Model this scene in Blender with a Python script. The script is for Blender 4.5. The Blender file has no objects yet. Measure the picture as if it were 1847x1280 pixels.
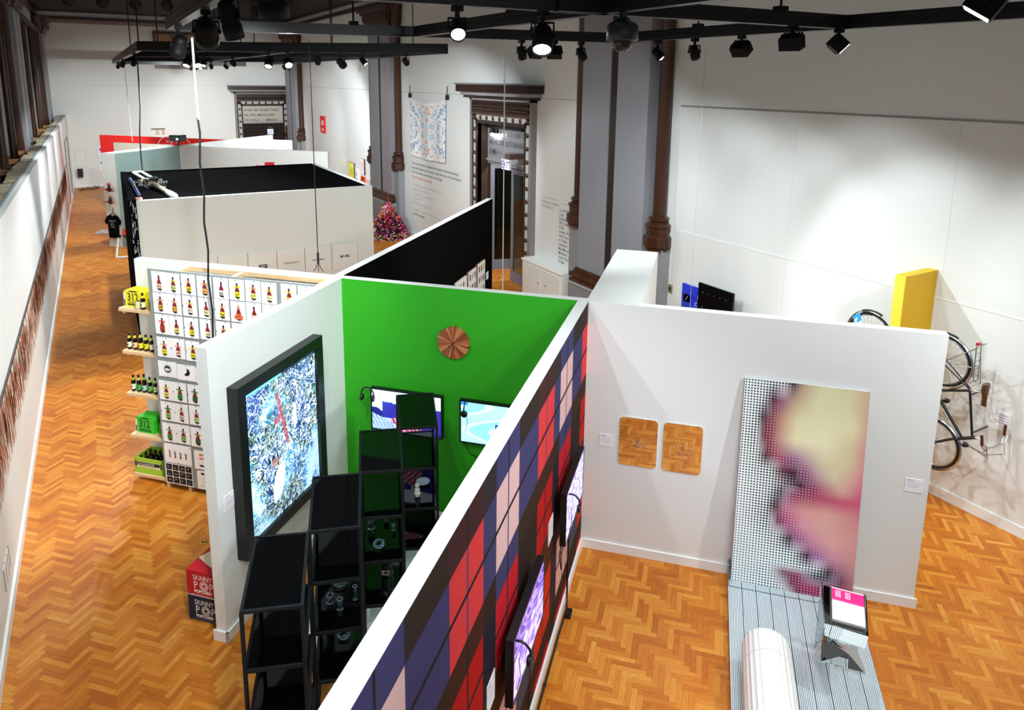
import bpy, math, random
from math import sin, cos, pi, radians
from mathutils import Vector, Matrix
random.seed(7)
S = bpy.context.scene
COL = S.collection

# ------------------------------------------------------------------ camera
F, CY, PITCH, ROLL, TH = 1282.98092, 393.586517, .190126791, .0119078194, -.528837086
EYE = 5.456
cam = bpy.data.cameras.new('camera'); camo = bpy.data.objects.new('camera', cam); COL.objects.link(camo)
cam.sensor_fit = 'HORIZONTAL'; cam.sensor_width = 36; cam.lens = 36*F/1847; cam.shift_y = (CY-640)/1847
cam.clip_start = .1; cam.clip_end = 200
_c, _s, _cp, _sp = cos(ROLL), sin(ROLL), cos(PITCH), sin(PITCH)
_m = Matrix(((_c, -_s, 0), (_s*_sp, _c*_sp, -_cp), (_s*_cp, _c*_cp, _sp)))
camo.matrix_world = Matrix.Translation((0, 0, EYE)) @ (Matrix.Rotation(TH, 3, 'Z') @ _m).to_4x4()
S.camera = camo
# ------------------------------------------------------------------ world, exposure
w = bpy.data.worlds.new('world'); S.world = w; w.use_nodes = True
w.node_tree.nodes['Background'].inputs[0].default_value = (.95, .97, 1, 1)
w.node_tree.nodes['Background'].inputs[1].default_value = .09
S.view_settings.view_transform = 'Standard'; S.view_settings.look = 'None'
S.view_settings.exposure = 0.38; S.view_settings.gamma = 1.0
S.view_settings.use_curve_mapping = False

# ------------------------------------------------------------------ colour + materials
def hx(h, a=1.0):
    if isinstance(h, tuple): return h if len(h) == 4 else (*h, a)
    h = h.lstrip('#'); r = []; h = ''.join(c*2 for c in h) if len(h) == 3 else h
    for i in (0, 2, 4):
        c = int(h[i:i+2], 16)/255
        r.append(c/12.92 if c <= .04045 else ((c+.055)/1.055)**2.4)
    return (*r, a)
MATS = {}
def newmat(name):
    m = bpy.data.materials.new(name); m.use_nodes = True; MATS[name] = m
    nt = m.node_tree; return m, nt, nt.nodes, nt.links, nt.nodes['Principled BSDF']
def colmat(name, rough=.5, metal=0, emit=0, spec=.5, coat=0, bump=0, bscale=40, trans=0, ior=1.45, alpha=1, vary=0):
    m, nt, N, L, b = newmat(name)
    a = N.new('ShaderNodeAttribute'); a.attribute_name = 'Col'
    src = a.outputs['Color']
    if vary:
        tc = N.new('ShaderNodeTexCoord'); n = N.new('ShaderNodeTexNoise'); n.inputs['Scale'].default_value = bscale
        L.new(tc.outputs['Object'], n.inputs['Vector'])
        mr = N.new('ShaderNodeMapRange'); mr.inputs[3].default_value = 1-vary; mr.inputs[4].default_value = 1+vary
        L.new(n.outputs[0], mr.inputs[0])
        vm = N.new('ShaderNodeVectorMath'); vm.operation = 'SCALE'; L.new(src, vm.inputs[0]); L.new(mr.outputs[0], vm.inputs['Scale'])
        src = vm.outputs[0]
    L.new(src, b.inputs['Base Color'])
    b.inputs['Roughness'].default_value = rough; b.inputs['Metallic'].default_value = metal
    b.inputs['Specular IOR Level'].default_value = spec; b.inputs['Coat Weight'].default_value = coat
    b.inputs['Transmission Weight'].default_value = trans; b.inputs['IOR'].default_value = ior
    b.inputs['Alpha'].default_value = alpha
    if emit:
        L.new(a.outputs['Color'], b.inputs['Emission Color']); b.inputs['Emission Strength'].default_value = emit
        
    if bump:
        tc = N.new('ShaderNodeTexCoord'); n = N.new('ShaderNodeTexNoise'); n.inputs['Scale'].default_value = bscale; n.inputs['Detail'].default_value = 6
        L.new(tc.outputs['Object'], n.inputs['Vector'])
        bp = N.new('ShaderNodeBump'); bp.inputs['Strength'].default_value = bump; bp.inputs['Distance'].default_value = .01
        L.new(n.outputs[0], bp.inputs['Height']); L.new(bp.outputs[0], b.inputs['Normal'])
    return m
colmat('paint', .6, bump=.05, bscale=60, vary=.015)
colmat('matt', .9, spec=.2)
colmat('paper', .7)
colmat('satin', .35)
colmat('gloss', .08)
colmat('blackglass', .05, spec=.14)
colmat('metal', .25, metal=1)
colmat('darkmetal', .4, metal=.6)
colmat('mirror', .02, metal=1)
colmat('cloth', .95, bump=.6, bscale=120, spec=.02)
colmat('fixture', .55, spec=.2)
colmat('deadblack', 1, spec=0)
colmat('wallpaper', .8, spec=.08)
colmat('screen', .2, emit=.85)
colmat('lamp', .3, emit=28)
colmat('glow', .3, emit=.7)
colmat('glass', .02, trans=1, ior=1.45)
colmat('acrylic', .03, trans=1, ior=1.3)

def woodmat(name, c1, c2, scale=(1, 14, 14), rough=.45):
    m, nt, N, L, b = newmat(name)
    tc = N.new('ShaderNodeTexCoord'); mp = N.new('ShaderNodeMapping'); mp.inputs['Scale'].default_value = scale
    n = N.new('ShaderNodeTexNoise'); n.inputs['Scale'].default_value = 3; n.inputs['Detail'].default_value = 8
    r = N.new('ShaderNodeValToRGB'); r.color_ramp.elements[0].position = .35; r.color_ramp.elements[1].position = .65
    r.color_ramp.elements[0].color = hx(c1); r.color_ramp.elements[1].color = hx(c2)
    L.new(tc.outputs['Object'], mp.inputs[0]); L.new(mp.outputs[0], n.inputs['Vector']); L.new(n.outputs[0], r.inputs[0])
    L.new(r.outputs[0], b.inputs['Base Color']); b.inputs['Roughness'].default_value = rough
    return m
woodmat('palewood', '#d9b483', '#e6c99c')
woodmat('lumber', '#8a5a34', '#b98a5c')
woodmat('oldwood', '#2a1710', '#5a3522', (6, 6, 1), .4)
woodmat('ply', '#9a8f78', '#bdb398')

def math_node(N, L, op, a, b=None):
    n = N.new('ShaderNodeMath'); n.operation = op
    for i, v in enumerate((a, b)):
        if v is None: continue
        if isinstance(v, (int, float)): n.inputs[i].default_value = v
        else: L.new(v, n.inputs[i])
    return n.outputs[0]

def parquet():
    m, nt, N, L, b = newmat('parquet')
    f = lambda op, x, y=None: math_node(N, L, op, x, y)
    tc = N.new('ShaderNodeTexCoord'); mp = N.new('ShaderNodeMapping')
    mp.inputs['Rotation'].default_value = (0, 0, .8004); mp.inputs['Scale'].default_value = (1/.056,)*3
    L.new(tc.outputs['Object'], mp.inputs[0])
    sp = N.new('ShaderNodeSeparateXYZ'); L.new(mp.outputs[0], sp.inputs[0])
    x, y = f('SUBTRACT', 1000, sp.outputs[0]), f('ADD', sp.outputs[1], 1000)
    i, j = f('FLOOR', x), f('FLOOR', y)
    n = 5
    d = f('SUBTRACT', i, j); d = f('ADD', d, 4000.0)
    mm = f('FLOORED_MODULO', d, 2*n)
    hor = f('LESS_THAN', mm, n-.5); ver = f('SUBTRACT', 1, hor)
    idx = f('SUBTRACT', i, f('MULTIPLY', mm, hor))
    jdx = f('ADD', j, f('MULTIPLY', f('SUBTRACT', mm, 2*n-1), ver))
    cb = N.new('ShaderNodeCombineXYZ'); L.new(idx, cb.inputs[0]); L.new(jdx, cb.inputs[1]); L.new(hor, cb.inputs[2])
    wn = N.new('ShaderNodeTexWhiteNoise'); wn.noise_dimensions = '3D'; L.new(cb.outputs[0], wn.inputs['Vector'])
    fx, fy = f('FRACT', x), f('FRACT', y)
    # distance to the plank's long edges and ends
    along = f('ADD', f('MULTIPLY', hor, f('SUBTRACT', x, idx)), f('MULTIPLY', ver, f('SUBTRACT', y, jdx)))
    across = f('ADD', f('MULTIPLY', hor, fy), f('MULTIPLY', ver, fx))
    e1 = f('MINIMUM', across, f('SUBTRACT', 1, across)); e2 = f('MINIMUM', along, f('SUBTRACT', n, along))
    edge = f('MINIMUM', e1, e2)
    gap = f('LESS_THAN', edge, .025)
    # grain
    gv = N.new('ShaderNodeCombineXYZ'); L.new(f('MULTIPLY', along, .35), gv.inputs[0]); L.new(f('MULTIPLY', across, 3.5), gv.inputs[1])
    L.new(f('MULTIPLY', wn.outputs[0], 50), gv.inputs[2])
    gn = N.new('ShaderNodeTexNoise'); gn.inputs['Scale'].default_value = 2.2; gn.inputs['Detail'].default_value = 6; L.new(gv.outputs[0], gn.inputs['Vector'])
    big = N.new('ShaderNodeTexNoise'); big.inputs['Scale'].default_value = .9; L.new(tc.outputs['Object'], big.inputs['Vector'])
    v = f('ADD', f('MULTIPLY', wn.outputs[0], .36), f('MULTIPLY', gn.outputs[0], .55))
    v = f('ADD', v, f('MULTIPLY', big.outputs[0], .25))
    r = N.new('ShaderNodeValToRGB'); e = r.color_ramp.elements
    e[0].position = .25; e[0].color = hx('#964a0e'); e[1].position = .98; e[1].color = hx('#e6b060')
    q = e.new(.5); q.color = hx('#bb6a18'); q = e.new(.75); q.color = hx('#ce882e')
    L.new(v, r.inputs[0])
    mx = N.new('ShaderNodeMixRGB'); mx.blend_type = 'MULTIPLY'; L.new(f('MULTIPLY', gap, .45), mx.inputs[0]); L.new(r.outputs[0], mx.inputs[1]); mx.inputs[2].default_value = hx('#5a2c10')
    L.new(mx.outputs[0], b.inputs['Base Color'])
    ro = N.new('ShaderNodeMapRange'); ro.inputs[3].default_value = .3; ro.inputs[4].default_value = .5; L.new(gn.outputs[0], ro.inputs[0]); L.new(ro.outputs[0], b.inputs['Roughness'])
    # every strip is tilted a hair differently, which breaks up the reflections
    wn2 = N.new('ShaderNodeTexWhiteNoise'); wn2.noise_dimensions = '3D'; L.new(cb.outputs[0], wn2.inputs['Vector'])
    bh = f('MULTIPLY', f('MULTIPLY', f('SUBTRACT', wn2.outputs[0], .5), across), 1.0)
    bp = N.new('ShaderNodeBump'); bp.inputs['Strength'].default_value = .25; bp.inputs['Distance'].default_value = .004; L.new(bh, bp.inputs['Height']); L.new(bp.outputs[0], b.inputs['Normal'])
    b.inputs['Specular IOR Level'].default_value = .35
parquet()

def ledmat():
    m, nt, N, L, b = newmat('ledart')
    tc = N.new('ShaderNodeTexCoord')
    def noise(sc, det, dist, col=False):
        n = N.new('ShaderNodeTexNoise'); n.inputs['Scale'].default_value = sc; n.inputs['Detail'].default_value = det; n.inputs['Distortion'].default_value = dist
        L.new(tc.outputs['Object'], n.inputs['Vector']); return n.outputs[0]
    f = lambda op, x, y=None: math_node(N, L, op, x, y)
    big = noise(1.7, 2, .4); fine = noise(4.2, 2, 2.2); fine2 = noise(7.5, 1.5, 2.4)
    l1 = f('ABSOLUTE', f('SUBTRACT', fine, .5)); l2 = f('ABSOLUTE', f('SUBTRACT', fine2, .5))
    line = f('MAXIMUM', f('LESS_THAN', l1, .020), f('LESS_THAN', l2, .026))
    r = N.new('ShaderNodeValToRGB'); e = r.color_ramp.elements
    e[0].position = .3; e[0].color = hx('#122c52'); e[1].position = .72; e[1].color = hx('#d8f4ff')
    for p, c in ((.38, '#2a58a0'), (.43, '#1c2e34'), (.48, '#4a6a60'), (.53, '#2b86b4'), (.60, '#9ad6ea')):
        q = e.new(p); q.color = hx(c)
    v = f('ADD', f('MULTIPLY', f('SUBTRACT', big, .18), 1.15), f('MULTIPLY', fine2, .22)); L.new(v, r.inputs[0])
    mx = N.new('ShaderNodeMixRGB'); L.new(line, mx.inputs[0]); L.new(r.outputs[0], mx.inputs[1]); mx.inputs[2].default_value = hx('#d2f2ff')
    a = N.new('ShaderNodeAttribute'); a.attribute_name = 'Col'
    mx2 = N.new('ShaderNodeMixRGB'); L.new(a.outputs['Alpha'], mx2.inputs[0]); L.new(mx.outputs[0], mx2.inputs[1]); L.new(a.outputs['Color'], mx2.inputs[2])
    b.inputs['Base Color'].default_value = (.01, .01, .01, 1); b.inputs['Roughness'].default_value = .25
    L.new(mx2.outputs[0], b.inputs['Emission Color']); b.inputs['Emission Strength'].default_value = 1.25
ledmat()

def halftonemat():
    m, nt, N, L, b = newmat('halftone')
    f = lambda op, x, y=None: math_node(N, L, op, x, y)
    uv = N.new('ShaderNodeUVMap'); uv.uv_map = 'UVMap'
    sp = N.new('ShaderNodeSeparateXYZ'); L.new(uv.outputs[0], sp.inputs[0])
    dx = f('SUBTRACT', f('FRACT', f('MULTIPLY', sp.outputs[0], 40)), .5); dy = f('SUBTRACT', f('FRACT', f('MULTIPLY', sp.outputs[1], 76)), .5)
    d = f('SQRT', f('ADD', f('MULTIPLY', dx, dx), f('MULTIPLY', dy, dy)))
    A = N.new('ShaderNodeAttribute'); A.attribute_name = 'Col'; D = N.new('ShaderNodeAttribute'); D.attribute_name = 'Dot'
    inside = f('LESS_THAN', d, D.outputs['Alpha'])
    mx = N.new('ShaderNodeMixRGB'); L.new(inside, mx.inputs[0]); L.new(A.outputs['Color'], mx.inputs[1]); L.new(D.outputs['Color'], mx.inputs[2])
    L.new(mx.outputs[0], b.inputs['Base Color']); b.inputs['Roughness'].default_value = .3
halftonemat()

def deckmat():
    m, nt, N, L, b = newmat('deckmetal')
    tc = N.new('ShaderNodeTexCoord'); n = N.new('ShaderNodeTexNoise'); n.inputs['Scale'].default_value = 5; L.new(tc.outputs['Object'], n.inputs['Vector'])
    r = N.new('ShaderNodeMapRange'); r.inputs[3].default_value = .25; r.inputs[4].default_value = .45; L.new(n.outputs[0], r.inputs[0]); L.new(r.outputs[0], b.inputs['Roughness'])
    a = N.new('ShaderNodeAttribute'); a.attribute_name = 'Col'; L.new(a.outputs['Color'], b.inputs['Base Color'])
    b.inputs['Metallic'].default_value = .3
deckmat()

# ------------------------------------------------------------------ mesh builder
ANG = -.80039          # the booths stand turned against the hall
BX, BY = Vector((cos(ANG), sin(ANG), 0)), Vector((-sin(ANG), cos(ANG), 0))
def B2W(p): return Vector((BX.x*p[0]+BY.x*p[1], BX.y*p[0]+BY.y*p[1], p[2]))

class MB:
    def __init__(s, mat='paint', col='#ffffff'):
        s.v = []; s.f = []; s.c = []; s.m = []; s.sm = []; s.mats = []; s.mat = mat; s.col = col; s.T = Matrix(); s.smooth = False; s.alpha = 1.0
    def _mi(s, mat):
        if mat not in s.mats: s.mats.append(mat)
        return s.mats.index(mat)
    def add(s, vs, fs, col=None, mat=None, smooth=None):
        o = len(s.v); s.v += [s.T @ Vector(p) for p in vs]
        c = hx(col if col is not None else s.col, s.alpha); mi = s._mi(mat or s.mat)
        for q in fs:
            s.f.append([o+i for i in q]); s.c.append(c); s.m.append(mi); s.sm.append(s.smooth if smooth is None else smooth)
        return s
    def box(s, x0, x1, y0, y1, z0, z1, col=None, mat=None, bev=0):
        if x1 < x0: x0, x1 = x1, x0
        if y1 < y0: y0, y1 = y1, y0
        if z1 < z0: z0, z1 = z1, z0
        if bev:
            b = bev; ring = lambda z, k: [(x0+k, y0+b, z), (x0+b, y0+k, z), (x1-b, y0+k, z), (x1-k, y0+b, z), (x1-k, y1-b, z), (x1-b, y1-k, z), (x0+b, y1-k, z), (x0+k, y1-b, z)]
            ins = lambda z: [(x0+b, y0+b, z)]*2+[(x1-b, y0+b, z)]*2+[(x1-b, y1-b, z)]*2+[(x0+b, y1-b, z)]*2
            v = ring(z0+b, 0)+ring(z1-b, 0)
            fs = [[i, (i+1) % 8, 8+(i+1) % 8, 8+i] for i in range(8)]
            v += [(x0+b, y0+b, z0), (x1-b, y0+b, z0), (x1-b, y1-b, z0), (x0+b, y1-b, z0), (x0+b, y0+b, z1), (x1-b, y0+b, z1), (x1-b, y1-b, z1), (x0+b, y1-b, z1)]
            fs += [[19, 18, 17, 16], [20, 21, 22, 23]]
            for k in range(4):
                a, c2 = 2*k, 2*k+1; n2 = (2*k+2) % 8
                fs += [[16+k, c2, a], [a+8, c2+8, 20+k], [16+k, 16+(k+1) % 4, n2, c2], [20+k, c2+8, n2+8, 20+(k+1) % 4]]
            return s.add(v, fs, col, mat)
        v = [(x0, y0, z0), (x1, y0, z0), (x1, y1, z0), (x0, y1, z0), (x0, y0, z1), (x1, y0, z1), (x1, y1, z1), (x0, y1, z1)]
        return s.add(v, [[3, 2, 1, 0], [4, 5, 6, 7], [0, 1, 5, 4], [1, 2, 6, 5], [2, 3, 7, 6], [3, 0, 4, 7]], col, mat)
    def boxc(s, x0, x1, y0, y1, z0, z1, cols, mat=None):   # per-face colours: bottom, top, -y, +x, +y, -x
        v = [(x0, y0, z0), (x1, y0, z0), (x1, y1, z0), (x0, y1, z0), (x0, y0, z1), (x1, y0, z1), (x1, y1, z1), (x0, y1, z1)]
        for q, c in zip([[3, 2, 1, 0], [4, 5, 6, 7], [0, 1, 5, 4], [1, 2, 6, 5], [2, 3, 7, 6], [3, 0, 4, 7]], cols):
            s.add([v[i] for i in q], [[0, 1, 2, 3]], c, mat)
        return s
    def poly(s, pts, col=None, mat=None): return s.add(pts, [list(range(len(pts)))], col, mat)
    def prism(s, pts, off, col=None, mat=None):            # polygon swept by off
        n = len(pts); off = Vector(off); q = [Vector(p) for p in pts]
        return s.add(q+[p+off for p in q], [list(range(n))[::-1], list(range(n, 2*n))]+[[i, (i+1) % n, n+(i+1) % n, n+i] for i in range(n)], col, mat)
    def lathe(s, prof, c=(0, 0, 0), n=16, col=None, mat=None, axis=None, smooth=True, caps=True):
        c = Vector(c); R = Matrix() if axis is None else Vector(axis).to_track_quat('Z', 'Y').to_matrix().to_4x4()
        vs = []; fs = []
        for r, z in prof:
            for k in range(n): vs.append(c+R @ Vector((r*cos(2*pi*k/n), r*sin(2*pi*k/n), z)))
        for i in range(len(prof)-1):
            for k in range(n): fs.append([i*n+k, i*n+(k+1) % n, (i+1)*n+(k+1) % n, (i+1)*n+k])
        s.add(vs, fs, col, mat, smooth)
        if caps:
            if prof[0][0] > 1e-5: s.add(vs[:n], [list(range(n))[::-1]], col, mat, False)
            if prof[-1][0] > 1e-5: s.add(vs[-n:], [list(range(n))], col, mat, False)
        return s
    def cyl(s, a, b, r, r2=None, n=12, col=None, mat=None, smooth=True, caps=True):
        a, b = Vector(a), Vector(b); d = b-a
        return s.lathe([(r, 0), (r if r2 is None else r2, d.length)], a, n, col, mat, d, smooth, caps)
    def tube(s, pts, r, n=6, col=None, mat=None, closed=False):
        pts = [Vector(p) for p in pts]; vs = []; fs = []; m = len(pts)
        up = None
        for i, p in enumerate(pts):
            a = pts[(i-1) % m] if (closed or i) else p; b = pts[(i+1) % m] if (closed or i < m-1) else p
            t = (b-a).normalized()
            if up is None:
                up = t.orthogonal().normalized()
            up = (up-t*up.dot(t)); up = up.normalized() if up.length > 1e-6 else t.orthogonal().normalized()
            w_ = t.cross(up)
            rr = r[i] if isinstance(r, (list, tuple)) else r
            for k in range(n): vs.append(p+up*cos(2*pi*k/n)*rr+w_*sin(2*pi*k/n)*rr)
        for i in range(m if closed else m-1):
            j = (i+1) % m
            for k in range(n): fs.append([i*n+k, i*n+(k+1) % n, j*n+(k+1) % n, j*n+k])
        s.add(vs, fs, col, mat, True)
        if not closed: s.add(vs[:n], [list(range(n))[::-1]], col, mat, False); s.add(vs[-n:], [list(range(n))], col, mat, False)
        return s
    def ball(s, c, r, n=12, col=None, mat=None, sc=(1, 1, 1)):
        m = max(4, n//2); vs = []; fs = []; c = Vector(c)
        for i in range(1, m):
            for k in range(n): vs.append(c+Vector((r*sc[0]*sin(pi*i/m)*cos(2*pi*k/n), r*sc[1]*sin(pi*i/m)*sin(2*pi*k/n), r*sc[2]*cos(pi*i/m))))
        vs += [c+Vector((0, 0, r*sc[2])), c-Vector((0, 0, r*sc[2]))]; a = len(vs)-2
        for i in range(m-2):
            for k in range(n): fs.append([i*n+k, (i+1)*n+k, (i+1)*n+(k+1) % n, i*n+(k+1) % n])
        for k in range(n): fs.append([a, k, (k+1) % n]); fs.append([a+1, (m-2)*n+(k+1) % n, (m-2)*n+k])
        return s.add(vs, fs, col, mat, True)
    def build(s, name, parent=None, base=(0, 0, 0), rot=0):
        me = bpy.data.meshes.new(name); bs = Vector(base)
        me.from_pydata([tuple(v-bs) for v in s.v], [], s.f)
        ca = me.color_attributes.new('Col', 'FLOAT_COLOR', 'CORNER')
        buf = []
        for f_, c in zip(s.f, s.c): buf += list(c)*len(f_)
        ca.data.foreach_set('color', buf)
        for m in s.mats: me.materials.append(MATS[m])
        me.polygons.foreach_set('material_index', s.m); me.polygons.foreach_set('use_smooth', s.sm); me.update()
        o = bpy.data.objects.new(name, me); COL.objects.link(o)
        if parent is not None: o.parent = parent
        else: o.location = B2W(bs) if rot else bs; o.rotation_euler.z = ANG if rot else 0
        return o

def tag(o, label=None, cat=None, group=None, kind=None):
    for k, v in (('label', label), ('category', cat), ('group', group), ('kind', kind)):
        if v: o[k] = v
    return o
class Thing:
    """an Empty at the thing's base; parts are given in the same frame (hall or booth) as the base"""
    def __init__(s, name, label, cat, base, booth=True, group=None, kind=None):
        s.b = Vector(base); s.o = bpy.data.objects.new(name, None); COL.objects.link(s.o); s.o.empty_display_size = .1
        s.o.location = B2W(s.b) if booth else s.b; s.o.rotation_euler.z = ANG if booth else 0
        tag(s.o, label, cat, group, kind)
    def part(s, name, mb, label=None, sub=None):
        o = mb.build(name, sub or s.o, s.b); tag(o, label); return o
def solo(name, mb, label, cat, base, booth=True, group=None, kind=None):
    o = mb.build(name, None, base, 1 if booth else 0); return tag(o, label, cat, group, kind)
def struct(name, mb, booth=False, base=(0, 0, 0)):
    o = mb.build(name, None, base, 1 if booth else 0); o['kind'] = 'structure'; return o
def copy_tree(o, parent=None):
    c = o.copy(); COL.objects.link(c)
    if parent: c.parent = parent
    for ch in list(o.children):
        if ch is not c: copy_tree(ch, c)
    return c

def text(mb, s, o, right, up, size, col, mat='paper', align='LEFT', bold=0, depth=.0006, sx=1.0, sp=1.0, lsp=1.0):
    """lettering laid on a face: the glyph outlines become faces of mb"""
    cu = bpy.data.curves.new('t', 'FONT'); cu.body = s; cu.size = size; cu.align_x = align; cu.offset = bold; cu.resolution_u = 2
    cu.space_character = sp; cu.space_line = lsp
    ob = bpy.data.objects.new('t', cu); me = bpy.data.meshes.new_from_object(ob)
    right, up, o = Vector(right).normalized(), Vector(up).normalized(), Vector(o); n = right.cross(up)
    vs = [o+right*v.co.x*sx+up*v.co.y+n*depth for v in me.vertices]
    mb.add(vs, [list(p.vertices) for p in me.polygons], col, mat, False)
    bpy.data.objects.remove(ob); bpy.data.curves.remove(cu); bpy.data.meshes.remove(me)
    return mb

class Face:
    """a flat drawing surface: o is its lower left corner seen from the front"""
    def __init__(s, mb, o, right, up, mat='paper', lift=.0008):
        s.mb, s.o, s.r, s.u = mb, Vector(o), Vector(right).normalized(), Vector(up).normalized(); s.n = s.r.cross(s.u); s.mat = mat; s.k = lift; s.L = 1
    def p(s, x, y, l=None): return s.o+s.r*x+s.u*y+s.n*s.k*(s.L if l is None else l)
    def rect(s, x0, y0, x1, y1, col, mat=None): s.mb.poly([s.p(x0, y0), s.p(x1, y0), s.p(x1, y1), s.p(x0, y1)], col, mat or s.mat)
    def shape(s, pts, col, mat=None): s.mb.poly([s.p(*q) for q in pts], col, mat or s.mat)
    def disc(s, x, y, r, col, n=14, ry=None, mat=None): s.shape([(x+r*cos(2*pi*k/n), y+(ry or r)*sin(2*pi*k/n)) for k in range(n)], col, mat)
    def ring(s, x, y, r0, r1, col, n=24, a0=0, a1=2*pi):
        for k in range(n):
            a, b = a0+(a1-a0)*k/n, a0+(a1-a0)*(k+1)/n
            s.shape([(x+r0*cos(a), y+r0*sin(a)), (x+r1*cos(a), y+r1*sin(a)), (x+r1*cos(b), y+r1*sin(b)), (x+r0*cos(b), y+r0*sin(b))], col)
    def line(s, x0, y0, x1, y1, w_, col):
        d = Vector((x1-x0, y1-y0)); 
        if d.length < 1e-7: return
        n = Vector((-d.y, d.x)).normalized()*w_/2
        s.shape([(x0+n.x, y0+n.y), (x0-n.x, y0-n.y), (x1-n.x, y1-n.y), (x1+n.x, y1+n.y)][::-1], col)
    def text(s, t, x, y, size, col, **k): text(s.mb, t, s.p(x, y, 0), s.r, s.u, size, col, s.mat, depth=s.k*s.L, **k)
def slab(mb, o, right, up, w_, h, t, col, mat='paper', edge=None):
    """thin board: o lower left of the FRONT face, thickness goes back"""
    o, r, u = Vector(o), Vector(right).normalized()*w_, Vector(up).normalized()*h; n = r.cross(u).normalized()*-t
    mb.prism([o, o+r, o+r+u, o+u][::-1], n, edge or col, mat)
    k = n.normalized()*-.0004
    mb.poly([o+k, o+r+k, o+r+u+k, o+u+k], col, mat)
    return Face(mb, o, right, up, mat)

WHITE = '#e4e7e4'
R_G, R_U, R_L, R_R = (1, 0, 0), (0, 1, 0), (0, 1, 0), (0, -1, 0)   # reading directions: facing -v, facing +u, left wall, right wall
UP = (0, 0, 1)

# =================================================================== THE HALL
XL, XR, YF, HT = -2.0, 9.45, 41.2, 10.4
GREY = '#8f9196'; BROWN = '#4a2a1a'; DK = '#2a1a14'
m = MB('parquet'); m.box(-2.4, 13, -3, YF+.2, -.1, 0); struct('floor', m)

# right wall with the doorway
DY0, DY1, DZ = 15.35, 17.95, 4.42
m = MB('paint', '#dfe2df')
m.box(XR, XR+.35, -3, DY0, 0, HT); m.box(XR, XR+.35, DY1, YF+.2, 0, HT); m.box(XR, XR+.35, DY0, DY1, DZ, HT)
m.box(XR-.012, XR, -3, 10.0, 5.03, 5.06, '#8f9392'); m.box(XR-.006, XR, -3, 9.9, 2.70, 2.715, '#eef0ef')
for y in (7.4, 4.95, 2.5): m.box(XR-.0015, XR, y, y+.006, 0, 5.03, '#cfd3d0')
for a, b_ in ((27, 37.8), (18.9, 24.0), (13.1, 14.9)): m.box(XR-.01, XR, a, b_, 5.05, 5.065, '#a9adaa')
struct('wall_right', m)
m = MB('paint', '#e9ebe8'); m.box(XR-.02, XR, -3, 9.9, 0, .14)
m.box(XR-.02, XR, 18.5, 23.4, 0, .16); m.box(XR-.02, XR, 27.0, 37.0, 0, .16); struct('baseboard_right', m)

m = MB('paint', '#dedfd9'); m.box(XL-.3, XR+.35, YF, YF+.3, 0, HT); m.box(XL, XR, YF-.006, YF, 5.03, 5.045, '#c2c4be'); struct('wall_far', m)
m = MB('paint', '#e6e8e4'); m.box(-1.1, 6.4, YF-.03, YF, 0, .15); struct('baseboard_far', m)
m = MB('paint', '#a9ada4'); m.box(XL-.3, XL, -3, YF, 0, HT); struct('wall_left_outer', m)

# cornice lines and medallions high on the far and side walls
m = MB('satin', '#3a1d12')
def crown(z, d, h):
    m.box(XL, XR, YF-d, YF, z, z+h); m.box(XL, XL+d, -3, YF, z, z+h); m.box(XR-d, XR, -3, YF, z, z+h)
crown(8.12, .14, .14); crown(8.45, .20, .10); crown(9.5, .22, .14); crown(10.05, .34, .35)
m.box(XL, XR, YF-.05, YF, 7.95, 8.12, '#8b7f74'); struct('trim_1', m)
m = MB('satin', '#57504d'); m.box(XL+.01, XR-.01, YF-.04, YF, 8.55, 9.5); m.box(XL, XL+.04, -3, YF-.05, 8.55, 9.5); m.box(XR-.04, XR, -3, YF-.05, 8.55, 9.5)
for i in range(8): m.lathe([(.27, 0), (.27, .03), (.20, .05), (.06, .06)], (-.6+i*1.42, YF-.04, 9.02), 18, '#2a1812', axis=(0, -1, 0))
struct('trim_2', m)

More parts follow.
